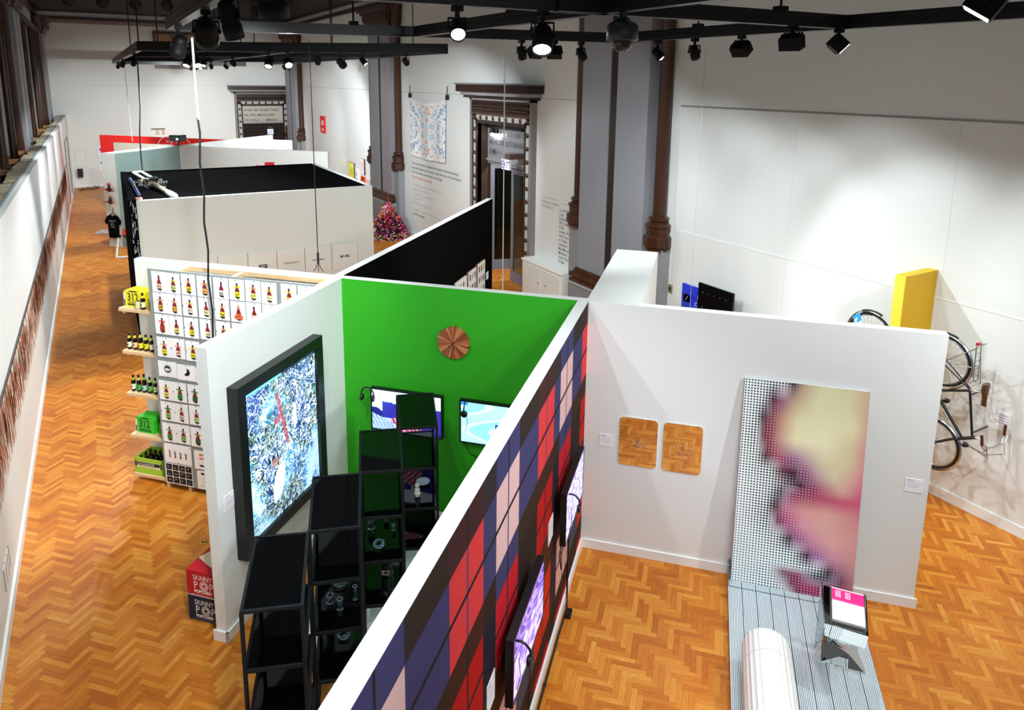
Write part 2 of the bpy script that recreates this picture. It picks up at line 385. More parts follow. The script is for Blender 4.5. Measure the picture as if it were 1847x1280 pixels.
# pilasters with a colonnette on each side
def pilaster(y, side, name, top=8.0):
    """side = +1: right wall, -1: left wall"""
    X0 = XR if side > 0 else XL; d = lambda v: X0-side*v
    m = MB('paint', GREY)
    m.box(d(0), d(.30), y-1.07, y+1.07, 1.1, top-.7)
    m.box(d(.30), d(.315), y-1.07, y-.12, 1.36, top-.75); m.box(d(.30), d(.315), y+.12, y+1.07, 1.36, top-.75)
    m.box(d(.30), d(.304), y-.10, y+.10, 1.36, top-.7, DK)
    m.box(d(0), d(.42), y-1.22, y+1.22, .16, 1.02, '#85878a'); m.box(d(0), d(.45), y-1.26, y+1.26, 0, .16, '#9b9d9f'); m.box(d(0), d(.44), y-1.25, y+1.25, .98, 1.04, '#9fa8a6')
    for s in (-1, 1):       # grey pedestals of the colonnettes
        m.box(d(0), d(.22), y+s*1.07, y+s*1.55, 0, 2.28, '#8b8d90')
    o = struct(name, m)
    m = MB('oldwood', BROWN)
    z = 1.04
    for dd, h in ((.43, .07), (.40, .05), (.44, .09), (.38, .05), (.35, .06)): m.box(d(0), d(dd), y-1.07-(dd-.30), y+1.07+(dd-.30), z, z+h); z += h
    m.build('base_moulding', o)
    m = MB('oldwood', BROWN)
    z = top-.72
    for dd, h in ((.36, .10), (.40, .12), (.44, .28), (.52, .10), (.60, .12)): m.box(d(0), d(dd), y-1.07-(dd-.30)*1.6, y+1.07+(dd-.30)*1.6, z, z+h); z += h
    for i in range(12): m.cyl((d(.45), y-1.1+i*.2, top-.48), (d(.47), y-1.1+i*.2, top-.26), .07, .09, 8)
    m.build('capital', o)
    for s in (-1, 1):
        m = MB('satin', '#3c2012'); yc = y+s*1.33; xc = d(.12)
        m.lathe([(.22, 2.24), (.25, 2.26), (.25, 2.31), (.29, 2.33), (.29, 2.52), (.23, 2.56), (.23, 2.70), (.26, 2.72), (.26, 2.76), (.16, 2.82), (.20, 2.85), (.20, 2.90), (.13, 2.93), (.13, 2.98)], (xc, yc, 0), 8, smooth=False); m.lathe([(.13, 2.98), (.125, top-.7), (.20, top-.6), (.24, top-.2), (.3, top)], (xc, yc, 0), 14)
        m.build('colonnette', o)
for i, y in enumerate((-2.2, 11.62, 25.4, 39.2)): pilaster(y, 1, 'trim_%d' % (3+i))
for i, y in enumerate((11.62, 25.4, 39.2)): pilaster(y, -1, 'trim_%d' % (7+i))
# slim window mouldings between the pilasters of the old left wall
m = MB('satin', '#3c2012')
for y in (14.2, 16.9, 20.3, 22.9, 28.5, 31.0, 34.6, 36.6): m.cyl((XL+.08, y, 0), (XL+.08, y, 7.4), .09, n=8)
m.box(XL, XL+.2, 13, YF, 7.3, 7.5); struct('trim_10', m)

# ornate door surrounds
def surround(name, o, r, n, W_, H_, iw, quote, qs, dark, qcol):
    """o floor centre, r along the wall, n out of the wall"""
    o, r, n = Vector(o), Vector(r), Vector(n)
    def bx(mb, a0, a1, z0, z1, d0, d1, col, mat=None):
        p = [o+r*a0+n*d0, o+r*a1+n*d0, o+r*a1+n*d1, o+r*a0+n*d1]
        mb.prism([Vector((q.x, q.y, z0)) for q in p], (0, 0, z1-z0), col, mat)
    m = MB('satin', '#4a3d38')
    h = W_/2
    for s in (-1, 1):
        bx(m, s*h, s*(h-.10), 0, H_, 0, .16, '#807a78'); bx(m, s*(h-.10), s*(h-.16), 0, H_-.42, 0, .13, DK)
        bx(m, s*(h-.16), s*(h-.32), 0, H_-.45, 0, .12, '#b5b8b4'); bx(m, s*(h-.32), s*(h-.38), 0, H_-.55, 0, .14, DK)
        bx(m, s*(h-.38), s*iw/2, 0, H_-.60, 0, .10, '#6e6a72')
    bx(m, -h, h, H_-.06, H_, 0, .16, '#9b9793'); 
    bx(m, -h+.1, h-.1, H_-.40, H_-.04, 0, .15, '#24150f'); bx(m, -h+.1, h-.1, H_-.46, H_-.40, 0, .17, '#4d342a')
    bx(m, -h+.16, h-.16, H_-.62, H_-.46, 0, .12, '#b5b8b4'); bx(m, -h+.3, h-.3, H_-.70, H_-.60, 0, .14, DK)
    ob = struct(name, m)
    m = MB('satin', '#2e1810')
    bx(m, -h-.14, h+.14, H_, H_+.07, 0, .30, '#1c1210'); bx(m, -h-.22, h+.22, H_+.07, H_+.16, 0, .36, '#8f8c8a'); bx(m, -h-.30, h+.30, H_+.16, H_+.36, 0, .46, '#22140f'); bx(m, -h-.34, h+.34, H_+.36, H_+.40, 0, .50, '#777')
    for i in range(30):
        a = -h-.25+i*(2*h+.5)/29; bx(m, a-.03, a+.03, H_+.19, H_+.33, .46, .475, '#341d14')
    m.build('cornice', ob)
    m = MB('satin', '#341d14')
    for i in range(26):
        a = -h+.2+i*(2*h-.4)/25; q = o+r*a+n*.15
        m.lathe([(.045, 0), (.05, .03), (.02, .05)], (q.x, q.y, H_-.30), 8, axis=n); m.lathe([(.035, 0), (.03, .04)], (q.x, q.y, H_-.15), 8, axis=n)
    m.build('frieze_ornament', ob)
    m = MB('satin', '#4a2414')
    k = int((W_-.4)/.33)
    for i in range(k+1):
        q = o+r*(-h+.24+i*(W_-.48)/k)+n*.12; m.lathe([(.062, 0), (.05, .03), (.02, .04)], (q.x, q.y, H_-.54), 10, axis=n)
    for s in (-1, 1):
        for i in range(int((H_-.8)/.33)):
            q = o+r*s*(h-.24)+n*.12; m.lathe([(.062, 0), (.05, .03), (.02, .04)], (q.x, q.y, H_-.88-i*.335), 10, axis=n)
    m.build('rosettes', ob)
    # inscription panel, set back in the opening
    m = MB('satin', '#8f8e94' if dark else '#b4afa2'); R0 = -.20 if dark else .035
    z0, z1 = qs
    bx(m, -iw/2, iw/2, z0, z1, R0-.03, R0, None); bx(m, -iw/2, iw/2, z1, z1+.12, R0-.03, R0+.05, '#6b5a4c'); bx(m, -iw/2, iw/2, z0-.03, z0+.02, R0-.03, R0+.05, '#9d9a96')
    bx(m, -iw/2+.10, iw/2-.1, z0+.12, z1-.14, R0, R0+.004, '#86868c' if dark else '#c3bfb2')
    rd = Vector((-n.y, n.x, 0))
    for i, t in enumerate(quote):
        st = o-rd*(iw/2-.16)+n*(R0+.006); text(m, t, (st.x, st.y, z1-.42-i*.27), rd, UP, .20, qcol, 'satin', sx=.60 if dark else .66, bold=.002)
    m.build('inscription', ob)
    return ob, bx
ob, bx = surround('door_1', (XR, 16.68, 0), (0, 1, 0), (-1, 0, 0), 3.36, 5.0, 2.6, ['HE READS MUCH  HE IS A GREAT OBSERVER', 'AND HE LOOKS QUITE THROUGH THE DEEDS', 'OF MEN  +  +  +  +  +  SHAKESPEARE'], (3.28, 4.4), True, '#2b2625')
for t in ob.children:
    pass
# the jambs, double doors and the corridor behind
m = MB('satin', '#3b2b22')
m.box(XR, XR+.35, DY1-.02, DY1+.1, 0, DZ); m.box(XR, XR+.35, DY0-.1, DY0+.02, 0, DZ); m.box(XR+.20, XR+.30, DY0, DY1, 3.16, 3.30, '#7d7f86'); m.build('jamb', ob)
def leaf(y0, y1, x0, x1, nm, gl='#8fa39b'):
    a, b_ = Vector((x0, y0, 0)), Vector((x1, y1, 0)); d = (b_-a); L_ = d.length; d.normalize(); nn = Vector((-d.y, d.x, 0))*.05
    m = MB('satin', '#6c6e76')
    def bb(s0, s1, z0, z1, col=None, mat=None, t=1):
        p = [a+d*s0-nn*t/2, a+d*s1-nn*t/2, a+d*s1+nn*t/2, a+d*s0+nn*t/2]; m.prism([Vector((q.x, q.y, z0)) for q in p], (0, 0, z1-z0), col, mat)
    bb(0, .12, 0, 3.14); bb(L_-.12, L_, 0, 3.14); bb(.12, L_-.12, 0, .3); bb(.12, L_-.12, 3.0, 3.14)
    lf = m.build(nm, ob); m = MB('glass', gl); bb(.12, L_-.12, .3, 3.0, gl, 'glass', .2); m.build('pane', lf)
    m = MB('metal', '#c9a35a'); q = a+d*(L_-.06)-nn; m.ball(q+Vector((0, 0, 1.05)), .035, 8); m.build('door_knob', lf)
leaf(DY0+1.22, DY0+.04, XR+.22, XR+.22, 'door_leaf'); leaf(DY1-.08, DY1-.40, XR+.26, XR+1.4, 'door_leaf')
m = MB('paint', '#4e5136'); m.box(12.9, 13, 8, 24, 0, 5); m.box(XR+.35, 13, 8, 8.1, 0, 5, '#c6cfc0'); m.box(XR+.35, 13, 23.9, 24, 0, 5)
m.box(XR+.35, 13, 8, 24, 5, 5.1, '#5a5a4a'); m.box(12.85, 12.9, 15, 15.9, 0, 3.3, '#7f8a62'); struct('wall_corridor', m)
ob2, bx2 = surround('door_2', (8.05, YF, 0), (1, 0, 0), (0, -1, 0), 2.9, 4.68, 2.3, ['WORDS ARE THE BEST THINGS', 'WILL FIND AMONG AGAIN', 'THE WORLD  +  +  EMERSON'], (3.05, 4.1), False, '#3c3830')
m = MB('matt', '#2b2320'); m.box(6.95, 9.15, YF-.02, YF-.01, 0, 3.02)
for i in range(16): m.box(6.95, 9.15, YF-.03, YF-.02, .1+i*.18, .13+i*.18, '#403631')
for i in range(12): m.box(7.0+i*.19, 7.02+i*.19, YF-.03, YF-.02, 0, 3.0, '#403631')
m.build('grille', ob2)

# gallery partition along the left side, open framing at its back
m = MB('paint', '#dcdfdc'); m.box(-1.30, -1.18, -3, YF, 0, 3.6)
struct('wall_left', m)
m = MB('paint', '#e6e9e6'); m.box(-1.18, -1.155, -3, YF, 0, .13); struct('baseboard_left', m)
m = MB('lumber'); y = 6.0; random.seed(3)
m.box(-1.42, -1.30, -3, YF, 3.5, 3.56, mat='lumber')
while y < YF:
    m.box(-1.46-random.random()*.1, -1.27, y, y+.30+random.random()*.25, 3.56, 3.585+random.random()*.02, mat='ply'); y += .62
y = 7.0
while y < YF: m.box(XL, -1.30, y, y+.045, 3.30, 3.42); m.box(-1.42, -1.30, y, y+.045, 0, 3.5); y += 2.4
struct('trim_11', m)
m = MB('matt', '#8f999c'); m.box(-1.305, -1.265, -3, YF, 3.6, 3.612); struct('trim_12', m)

# =================================================================== EXHIBITION WALLS (booth frame)
HW = 3.05; T_ = .115
def baseb(mb, x0, x1, y0, y1): mb.box(x0, x1, y0, y1, 0, .11, '#eceeec'); 
def wallbox(name, x0, x1, y0, y1, cols=(WHITE,)*6, z=HW):
    m = MB('paint'); m.boxc(x0, x1, y0, y1, 0, z, cols); return struct(name, m, True)
W6 = [WHITE]*6
GREEN = '#229408'
g = wallbox('wall_green', -4.41, -1.215, 7.595, 7.71, [WHITE, WHITE, GREEN, WHITE, WHITE, WHITE])
pl = wallbox('wall_plaid', -1.336, -1.215, .6, 7.595)
wallbox('wall_white', -1.215, 2.374, 7.595, 7.71)
wallbox('wall_screen', -4.41, -4.29, 5.135, 7.595)
wbk = wallbox('wall_black', -4.45, -4.33, 7.71, 14.02, [WHITE, WHITE, '#0f0f0e', '#0c0c0b', WHITE, WHITE])
m = MB('deadblack', '#0f0f0e'); m.poly([(-4.3295, 7.712, .0), (-4.3295, 14.018, .0), (-4.3295, 14.018, 3.048), (-4.3295, 7.712, 3.048)]); m.build('black_paint', wbk)
wallbox('wall_rack', -7.40, -4.41, 7.595, 7.71)
wallbox('wall_block', -1.24, -.646, 7.71, 10.24)
for nm, a in (('baseboard_white', (-1.20, 2.40, 7.575, 7.595)), ('baseboard_screen', (-4.29, -4.268, 5.113, 7.57)), ('baseboard_plaid', (-1.215, -1.195, .6, 7.575)), ('baseboard_green', (-4.268, -1.336, 7.575, 7.595)), ('baseboard_rack', (-7.42, -4.5, 7.575, 7.595))):
    m = MB('paint', '#eceeec'); m.box(*a, 0, .11)
    if nm == 'baseboard_screen': m.box(-4.432, -4.268, 5.113, 5.135, 0, .11)
    struct(nm, m, True)
# woven check wallpaper of the plaid wall
def tartan():
    m = MB('wallpaper'); u = -1.2148
    vs = [(.6, 1.13, 'g'), (1.13, 1.73, 'r'), (1.73, 2.0, 's'), (2.0, 2.605, 'p'), (2.605, 3.19, 'g'), (3.19, 3.79, 'r'), (3.79, 4.07, 's'), (4.07, 4.65, 'p'), (4.65, 5.26, 'g'), (5.26, 5.86, 'r'), (5.86, 6.13, 's'), (6.13, 6.73, 'p'), (6.73, 7.28, 'g'), (7.28, 7.595, 'r')]
    zs = [(2.80, 3.049, 'T'), (2.20, 2.80, 'A'), (1.97, 2.20, 'n'), (1.42, 1.97, 'B'), (1.03, 1.42, 'm'), (.43, 1.03, 'C'), (.2, .43, 'k'), (.11, .2, 'D')]
    tab = {'T': dict(r='#43282b', s='#322d33', p='#403f6b', g='#342a28'), 'A': dict(r='#cf3c40', s='#413f6a', p='#d3aeb3', g='#423e6b'),
           'n': dict(r='#43261f', s='#35241f', p='#3e3c66', g='#38291f'), 'B': dict(r='#b01c1c', s='#23222f', p='#bb1f2c', g='#2e221e'),
           'm': dict(r='#552c1c', s='#3a2820', p='#4a2a1f', g='#4f3020'), 'C': dict(r='#c0321c', s='#3a2e33', p='#cf9a96', g='#4c4a58'),
           'k': dict(r='#43261f', s='#35241f', p='#43261f', g='#38291f'), 'D': dict(r='#b01c1c', s='#35241f', p='#b32a32', g='#38291f')}
    # the mid-wall panel after the last gap turns light again towards the corner
    for (z0, z1, zt) in zs:
        for (a, b_, vt) in vs:
            c = hx(tab[zt][vt]); k = 1.08 if zt in 'AC' and vt in 'rp' else 1.0; c = (c[0]*k, c[1]*k, c[2]*k*.92)
            m.poly([(u, a, z0), (u, b_, z0), (u, b_, z1), (u, a, z1)], c)
            mid = (a+b_)/2
            if vt in 'rp' and b_-a > .5: m.poly([(u+.0004, mid-.013, z0), (u+.0004, mid+.013, z0), (u+.0004, mid+.013, z1), (u+.0004, mid-.013, z1)], '#45456f' if zt in 'A' else '#2c2629')
        if zt in 'ABC': zc = (z0+z1)/2; m.poly([(u+.0006, .6, zc-.016), (u+.0006, 7.595, zc-.016), (u+.0006, 7.595, zc+.016), (u+.0006, .6, zc+.016)], '#2d2425')
    return m
tartan().build('wallpaper', pl)

# black box gallery (hall frame)
bxo = MB('paint', '#d4dbd4'); X0, X1, Y0, Y1 = .45, 5.42, 15.7, 20.65
bxo.box(X0+.12, X1, Y0, Y0+.10, 0, HW); bxo.box(X1-.1, X1, Y0+.1, Y1, 0, HW); bxo.box(X0, X1-.1, Y1-.1, Y1, 0, HW)
bx_o = struct('wall_box', bxo)
m = MB('cloth', '#030304'); m.box(X0, X0+.12, Y0-.02, Y1, 0, HW+.02); m.box(X0+.12, X1-.1, Y0+.1, Y0+.12, 0, HW-.01); m.box(X0+.12, X1-.12, Y1-.12, Y1-.1, 0, HW+.02); m.box(X1-.12, X1-.1, Y0+.12, Y1-.12, 0, HW-.02)
# sagging scrim roof
n = 14; vs = []; fs = []
for i in range(n+1):
    for j in range(n+1):
        x, y_ = i/n, j/n; vs.append((X0+.02+x*(X1-X0-.1), Y0+.03+y_*(Y1-Y0-.06), HW-.005-.10*sin(pi*x)*sin(pi*y_)+.012*sin(23*x)*sin(3*y_)*sin(pi*x)))
for i in range(n):
    for j in range(n): a = i*(n+1)+j; fs.append([a, a+n+1, a+n+2, a+1])
m.add(vs, fs, '#020203', 'cloth', True); m.build('black_drape', bx_o)
m = MB('cloth', '#0a0c10'); random.seed(5)
m.prism([(X0-.005, Y0-.03, 0), (X0-.03, Y0-.03, 0), (X0-.03, Y0-.03, HW+.03), (X0-.005, Y0-.03, HW+.03)], (0, .3, 0))
for i in range(110):
    y_ = Y0-.035; z = random.uniform(.1, 3.0); x = X0+random.choice((.015, .05, .085))+random.uniform(-.008, .008); h = random.uniform(.03, .11); w_ = random.uniform(.006, .014); s_ = random.uniform(-.02, .02)
    m.poly([(x, y_, z), (x+w_, y_, z), (x+w_+s_, y_, z+h), (x+s_, y_, z+h)], random.choice(['#c9cfd0', '#8b979b', '#5d6a72', '#e0e4e2']), 'cloth')
m.box(X0-.002, X0+.12, Y0-.033, Y0-.02, 0, HW)
m.build('beaded_curtain', bx_o, ); bx_o.children[-1]['label'] = 'black curtain hung with small pale chips'

# far booths
wl = lambda nm, *a, cols=W6, z=HW: wallbox(nm, *a, cols, z)
wl('wall_spine_near', -18.80, -18.26, 18.35, 21.25, cols=[WHITE, WHITE, '#d8dcd6', '#86a09c', WHITE, WHITE])
wl('wall_spine_far', -18.52, -18.40, 21.25, 27.12)
wl('wall_branch_near', -18.26, -12.44, 21.40, 21.51)
wl('wall_branch_far', -18.40, -16.05, 24.85, 24.96)
wl('wall_red', -24.7, -18.52, 24.13, 24.24, cols=['#e0201c']*6)
wl('wall_beige', -21.4, -18.80, 21.5, 21.6, cols=['#cfc8b8']*6)

# =================================================================== LIGHTING TRACKS, FIXTURES AND LAMPS
TZ = 6.0
def rail(mb, a, b_, z=TZ, w_=.10, h=.13):
    a, b_ = Vector((*a, z)), Vector((*b_, z)); d = (b_-a).normalized(); n = Vector((-d.y, d.x, 0))*w_/2
    mb.prism([a-n, a+n, b_+n, b_-n][::-1], (0, 0, h), '#101113', 'satin')
    for k in (.03, .095): mb.prism([a-n*1.12+Vector((0, 0, k)), a+n*1.12+Vector((0, 0, k)), b_+n*1.12+Vector((0, 0, k)), b_-n*1.12+Vector((0, 0, k))][::-1], (0, 0, .012), '#1c1e21', 'satin')
def lattice(label, rails, rods, grp='black lighting lattices hung on rods', h=.13):
    t = Thing('lighting_lattice', label, 'lighting track', (rails[0][0][0], rails[0][0][1], TZ), False, grp)
    for a, b_ in rails:
        m = MB('satin'); rail(m, a, b_, h=h); t.part('rail', m)
    for x, y in rods:
        m = MB('darkmetal', '#15171a'); m.cyl((x, y, TZ+.12), (x, y, 10.1), .012, n=6); m.box(x-.05, x+.05, y-.05, y+.05, TZ+.12, TZ+.17); t.part('rod', m)
    return t
lattice('black rectangular lighting lattice nearest the viewer, running out of the top right corner',
        [((.86, 9.5), (.84, -2.5)), ((.86, 9.5), (6.40, 8.05)), ((3.66, 8.75), (3.66, -2.5)), ((6.40, 8.05), (6.62, -2.0)), ((.85, 5.05), (6.5, 4.62)), ((.84, 1.0), (6.6, .8)), ((3.66, 4.8), (3.2, 4.83))],
        [(1.2, 9.4), (2.9, 8.95), (5.2, 8.35), (3.66, 6.3), (6.45, 6.6), (5.6, 4.68), (.85, 7)])
lattice('long black lighting lattice farther down the hall, above the black box gallery',
        [((.95, 17.4), (6.40, 13.75)), ((.95, 17.4), (.92, 36.0)), ((.92, 22.6), (6.40, 17.6)), ((6.40, 13.75), (6.40, 30)), ((3.7, 15.6), (3.7, 34)), ((.92, 29.5), (6.4, 24.5)), ((.92, 36), (6.4, 36))],
        [(.95, 17.5), (1.3, 17.2), (1.9, 20.5), (.95, 21), (2.8, 16.2), (4.4, 15.1), (3.7, 19.5), (6.4, 15.5), (5.4, 18.4), (3.7, 26)], h=.20)

def fixture(pos, aim, kind, label, watt=0, dark='#0c0d0f', cone=70, group=None, colr=(.90, .965, 1)):
    """a track head: clamp and yoke under the rail at pos, the can turned towards aim"""
    x, y = pos; cat = 'spotlight'
    t = Thing('track_spotlight', label, cat, (x, y, TZ), False, group)
    r, L_ = {'s': (.055, .17), 'm': (.075, .24), 'l': (.085, .26), 'y': (.060, .26), 'x': (.072, .22), 'b': (.09, .12)}[kind]
    drop = {'s': .16, 'm': .20, 'l': .17, 'y': .14, 'x': .11, 'b': .15}[kind]; c = Vector((x, y, TZ-drop))
    d = (Vector(aim)-c).normalized()
    cone = min(cone, 78 if (aim[0] > 8.9 or aim[0] < -.5 or aim[1] > 33) else 96)
    pm = -radians(cone/2-12); hor = Vector((d.x, d.y, 0))
    if watt and math.asin(d.z) > pm and hor.length > .01: hor.normalize(); d = hor*cos(pm)+Vector((0, 0, sin(pm)))
    side = d.cross(Vector((0, 0, 1))); side = side.normalized() if side.length > .01 else Vector((1, 0, 0))
    m = MB('fixture', dark); m.box(x-.035, x+.035, y-.035, y+.035, TZ-.04, TZ); m.cyl((x, y, TZ-.04), (x, y, TZ-.10), .018)
    t.part('clamp', m)
    m = MB('fixture', dark); k = r+.012
    m.tube([c-side*k, c-side*k+Vector((0, 0, drop-.09)), c+side*k+Vector((0, 0, drop-.09)), c+side*k], .011, 6); m.ball(c-side*k, .02, 8); m.ball(c+side*k, .02, 8)
    t.part('yoke', m)
    m = MB('fixture', dark); b0 = c-d*L_*.45; f = c+d*L_*.55
    if kind == 'b':
        q = side.cross(d); hw, hh = .10, .07
        m.prism([b0-side*hw-q*hh, b0+side*hw-q*hh, b0+side*hw+q*hh, b0-side*hw+q*hh], d*L_)
        for i in range(6): s_ = b0+side*(-hw+.02+i*.032); m.prism([s_-q*hh*.9, s_+side*.008-q*hh*.9, s_+side*.008+q*hh*.9, s_+q*hh*.9], -d*.03)
    else:
        m.lathe([(r*.45, 0), (r*.8, L_*.06), (r, L_*.2), (r, L_*.62), (r*1.12, L_*.66), (r*1.12, L_), (r*.98, L_), (r*.9, L_*.86)], b0, 16, axis=d, caps=False)
        m.lathe([(0, 0), (r*.45, 0)], b0, 16, axis=d, caps=False)
        if kind in 'mlxy':
            for i in range(4): m.lathe([(r*1.04, L_*(.24+.09*i)), (r*1.04, L_*(.27+.09*i))], b0, 16, axis=d, caps=False)
    hs = t.part('housing', m)
    m = MB('lamp' if watt else 'gloss', '#fff7ea' if watt else '#2a2a2c')
    if kind == 'b':
        q = side.cross(d); e = f+d*.002; m.poly([e-side*.09-q*.06, e+side*.09-q*.06, e+side*.09+q*.06, e-side*.09+q*.06])
    else: m.lathe([(0, .02), (r*.5, .012), (r*.92, 0)], b0+d*L_*(.93 if watt else .88), 16, axis=d, caps=False)
    t.part('lens', m, 'glowing lens' if watt else None, sub=hs)
    if watt:
        ld = bpy.data.lights.new('spot', 'SPOT'); ld.energy = watt; ld.spot_size = radians(cone); ld.spot_blend = .55; ld.shadow_soft_size = .05; ld.color = colr
        lo = bpy.data.objects.new('bulb', ld); COL.objects.link(lo); lo.parent = t.o
        lo.location = f+d*.05-t.b; lo.rotation_euler = d.to_track_quat('-Z', 'Y').to_euler()
    return t
G_ = 'track spotlights of the lighting lattices'
WAT = 1.6
def fx(x, y, aim, kind, lab, watt=0, cone=70): fixture((x, y), aim, kind, lab, watt*WAT, cone=cone, group=G_)
# near lattice
fx(2.39, 4.93, (-.2, -2, 1.0), 's', 'small spotlight flaring into a large star right of the long black beam', 90, 120)
fx(3.11, 4.88, (1.2, 2.0, 1.2), 'm', 'large round lit spotlight in a yoke, left of the dome camera', 130, 125)
fx(5.03, 8.41, (7.0, 9.4, 1.5), 's', 'black spotlight seen sideways, below left of the large lit one', 170, 95)
fx(5.23, 8.36, (4.2, 15.6, 1.5), 'b', 'flat black spotlight peeping out behind the large round lit one', 240, 90)
fx(5.48, 8.29, (9.4, 13, 2.5), 'b', 'small square black spotlight right of the large round lit one', 120, 95)
fx(5.85, 8.19, (9.4, 9.5, 2.2), 's', 'black spotlight turned away, left of the dome camera and right of the square head', 110, 95)
fx(6.42, 7.28, (9.1, 4.5, 1.4), 's', 'short lit spotlight just right of the dome camera', 260, 70)
fx(6.43, 6.62, (9.4, 8.2, 2.0), 's', 'black yoked spotlight before the right wall, left of the thin hanging wires', 95, 90)
fx(6.45, 5.90, (9.4, 6.2, 2.2), 'b', 'flat black floodlight beside the thin hanging wires', 80, 90)
fx(5.78, 4.67, (7.6, 5.2, 0), 'b', 'lit flat floodlight under the kinked right hand rail', 120, 115)
fx(6.37, 4.60, (9.4, 1.6, 2.0), 'b', 'black flat floodlight farthest right under the rails', 130, 95)
fx(3.66, 1.88, (2.0, 5.2, 0), 'b', 'lit floodlight cut off by the top edge at far right', 110, 120)
fx(.86, 6.50, (2.0, 15.4, .9), 'l', 'bulky black spotlight hanging under the near left rail', 300, 100)
fx(.85, 5.30, (2.2, 6.6, 1.0), 'y', 'cylindrical black spotlight with bright rim clips beside the bulky one', 120, 110)
fx(.85, 3.97, (1.9, 6.0, .8), 'x', 'big round black spotlight hanging in at the top, third along the near rail', 120, 100)
fx(.86, 8.64, (-.6, 12.5, .2), 'm', 'dark round spotlight behind the bulky one on the near left rail', 220, 115)
# unseen heads added over and behind the viewer to brighten the near part
for i, (x, y, a, wv) in enumerate([(.85, 1.9, (-1.1, 6.5, 1.0), 140), (.85, .8, (1.0, 6.0, 0), 100), (3.66, .9, (5.0, 5.0, 0), 120), (6.6, 1.3, (5.6, 5.8, 1.2), 320), (6.6, .4, (9.4, 2.5, 1), 110), (.85, -.6, (1.0, 9, .0), 160)]):
    fx(x, y, a, 's', ['spotlight above the viewer aimed at the long left wall', 'spotlight above the viewer aimed at the floor ahead', 'spotlight above the viewer aimed at the check wallpaper', 'spotlight above the viewer aimed at the dotted panel', 'spotlight above the viewer aimed at the right wall', 'spotlight above the viewer aimed down the left aisle'][i], wv, 110)
# far lattice
far = [((.93, 30.8), (-.5, 38, 1), 's', 'lit spotlight at the far left tip of the lattice', 420), ((1.07, 22.47), (-1.1, 26, .5), 's', 'star bright spotlight near the far left tip, where a black cable starts', 380),
       ((1.82, 16.82), (-.7, 14.0, .0), 'm', 'lit spotlight left of the white hanging cable', 460), ((1.97, 16.72), (2.6, 13.0, 1.2), 'm', 'wide lit spotlight with a bright rim right of the white hanging cable', 260),
       ((3.35, 27.28), (2.0, 24, 1.5), 's', 'lower of two small lit spotlights behind the hanging cable', 300), ((2.66, 21.01), (1.2, 18, 1.0), 's', 'upper of two small lit spotlights behind the hanging cable', 300),
       ((3.65, 27.02), (5, 34, 1.5), 's', 'small lit spotlight left of the middle star', 300), ((4.06, 26.64), (9.4, 31, 2.5), 's', 'small star bright spotlight at the middle of the far lattice', 420),
       ((3.30, 20.43), (9.4, 28.5, 2.2), 's', 'dark little spotlight right of the middle star', 380), ((3.28, 15.84), (1.2, 12.0, 0), 'm', 'lit round spotlight left of the brightest far star', 280),
       ((3.62, 15.61), (3.0, 9.5, 1.5), 'm', 'upper star bright spotlight near the dark column', 220), ((5.70, 25.14), (9.4, 34, 2.5), 's', 'lower star bright spotlight near the dark column', 420),
       ((6.40, 27.45), (7, 37, 2.5), 's', 'lowest lit spotlight near the dark column', 420), ((4.15, 15.26), (6.5, 22.5, .5), 's', 'lit spotlight aimed right, where the thin black cable drops', 320),
       ((4.56, 14.98), (9.4, 20.5, 3.2), 'm', 'large dark spotlight near the end of the far lattice', 380), ((4.95, 14.72), (8.0, 12.6, 1.5), 's', 'small dark spotlight beside the large dark one of the far lattice', 160),
       ((5.70, 14.22), (9.4, 18.5, 2.5), 's', 'single lit spotlight at the right end of the far lattice', 260), ((.93, 19.2), (-.6, 21, .0), 's', 'dark spotlight on the left rail of the far lattice', 480),  # both left rail heads are added to brighten the aisle
       ((.92, 26.0), (-.6, 31, .0), 's', 'second dark spotlight on the left rail of the far lattice', 560), ((3.7, 33.5), (6.8, 41, 2.8), 's', 'dark spotlight at the far end of the middle rail', 480), ((3.7, 31.5), (1.5, 41, 3.0), 's', 'dark spotlight next to the far end of the middle rail', 480)]  # middle rail heads are added to brighten the far wall
for p, a, k, lab, wv in far: fx(*p, a, k, lab, wv, 105)

t = Thing('dome_camera', 'dark dome security camera with clear lower bowl hanging from the rails', 'camera', (3.70, 4.62, TZ), False)
x, y = 3.70, 4.62
m = MB('satin', '#2c3136'); m.cyl((x, y, 6.02), (x, y, 5.93), .035); m.lathe([(.05, 0), (.06, -.02), (.10, -.035), (.125, -.06), (.13, -.17), (.12, -.176), (0, -.176)], (x, y, 5.96), 24, caps=False); t.part('housing', m)
m = MB('gloss', '#2e2a28'); m.lathe([(.090, 0), (.086, -.03), (.068, -.062), (.035, -.082), (0, -.088)], (x, y, 5.783), 24, caps=False); t.part('bowl', m)

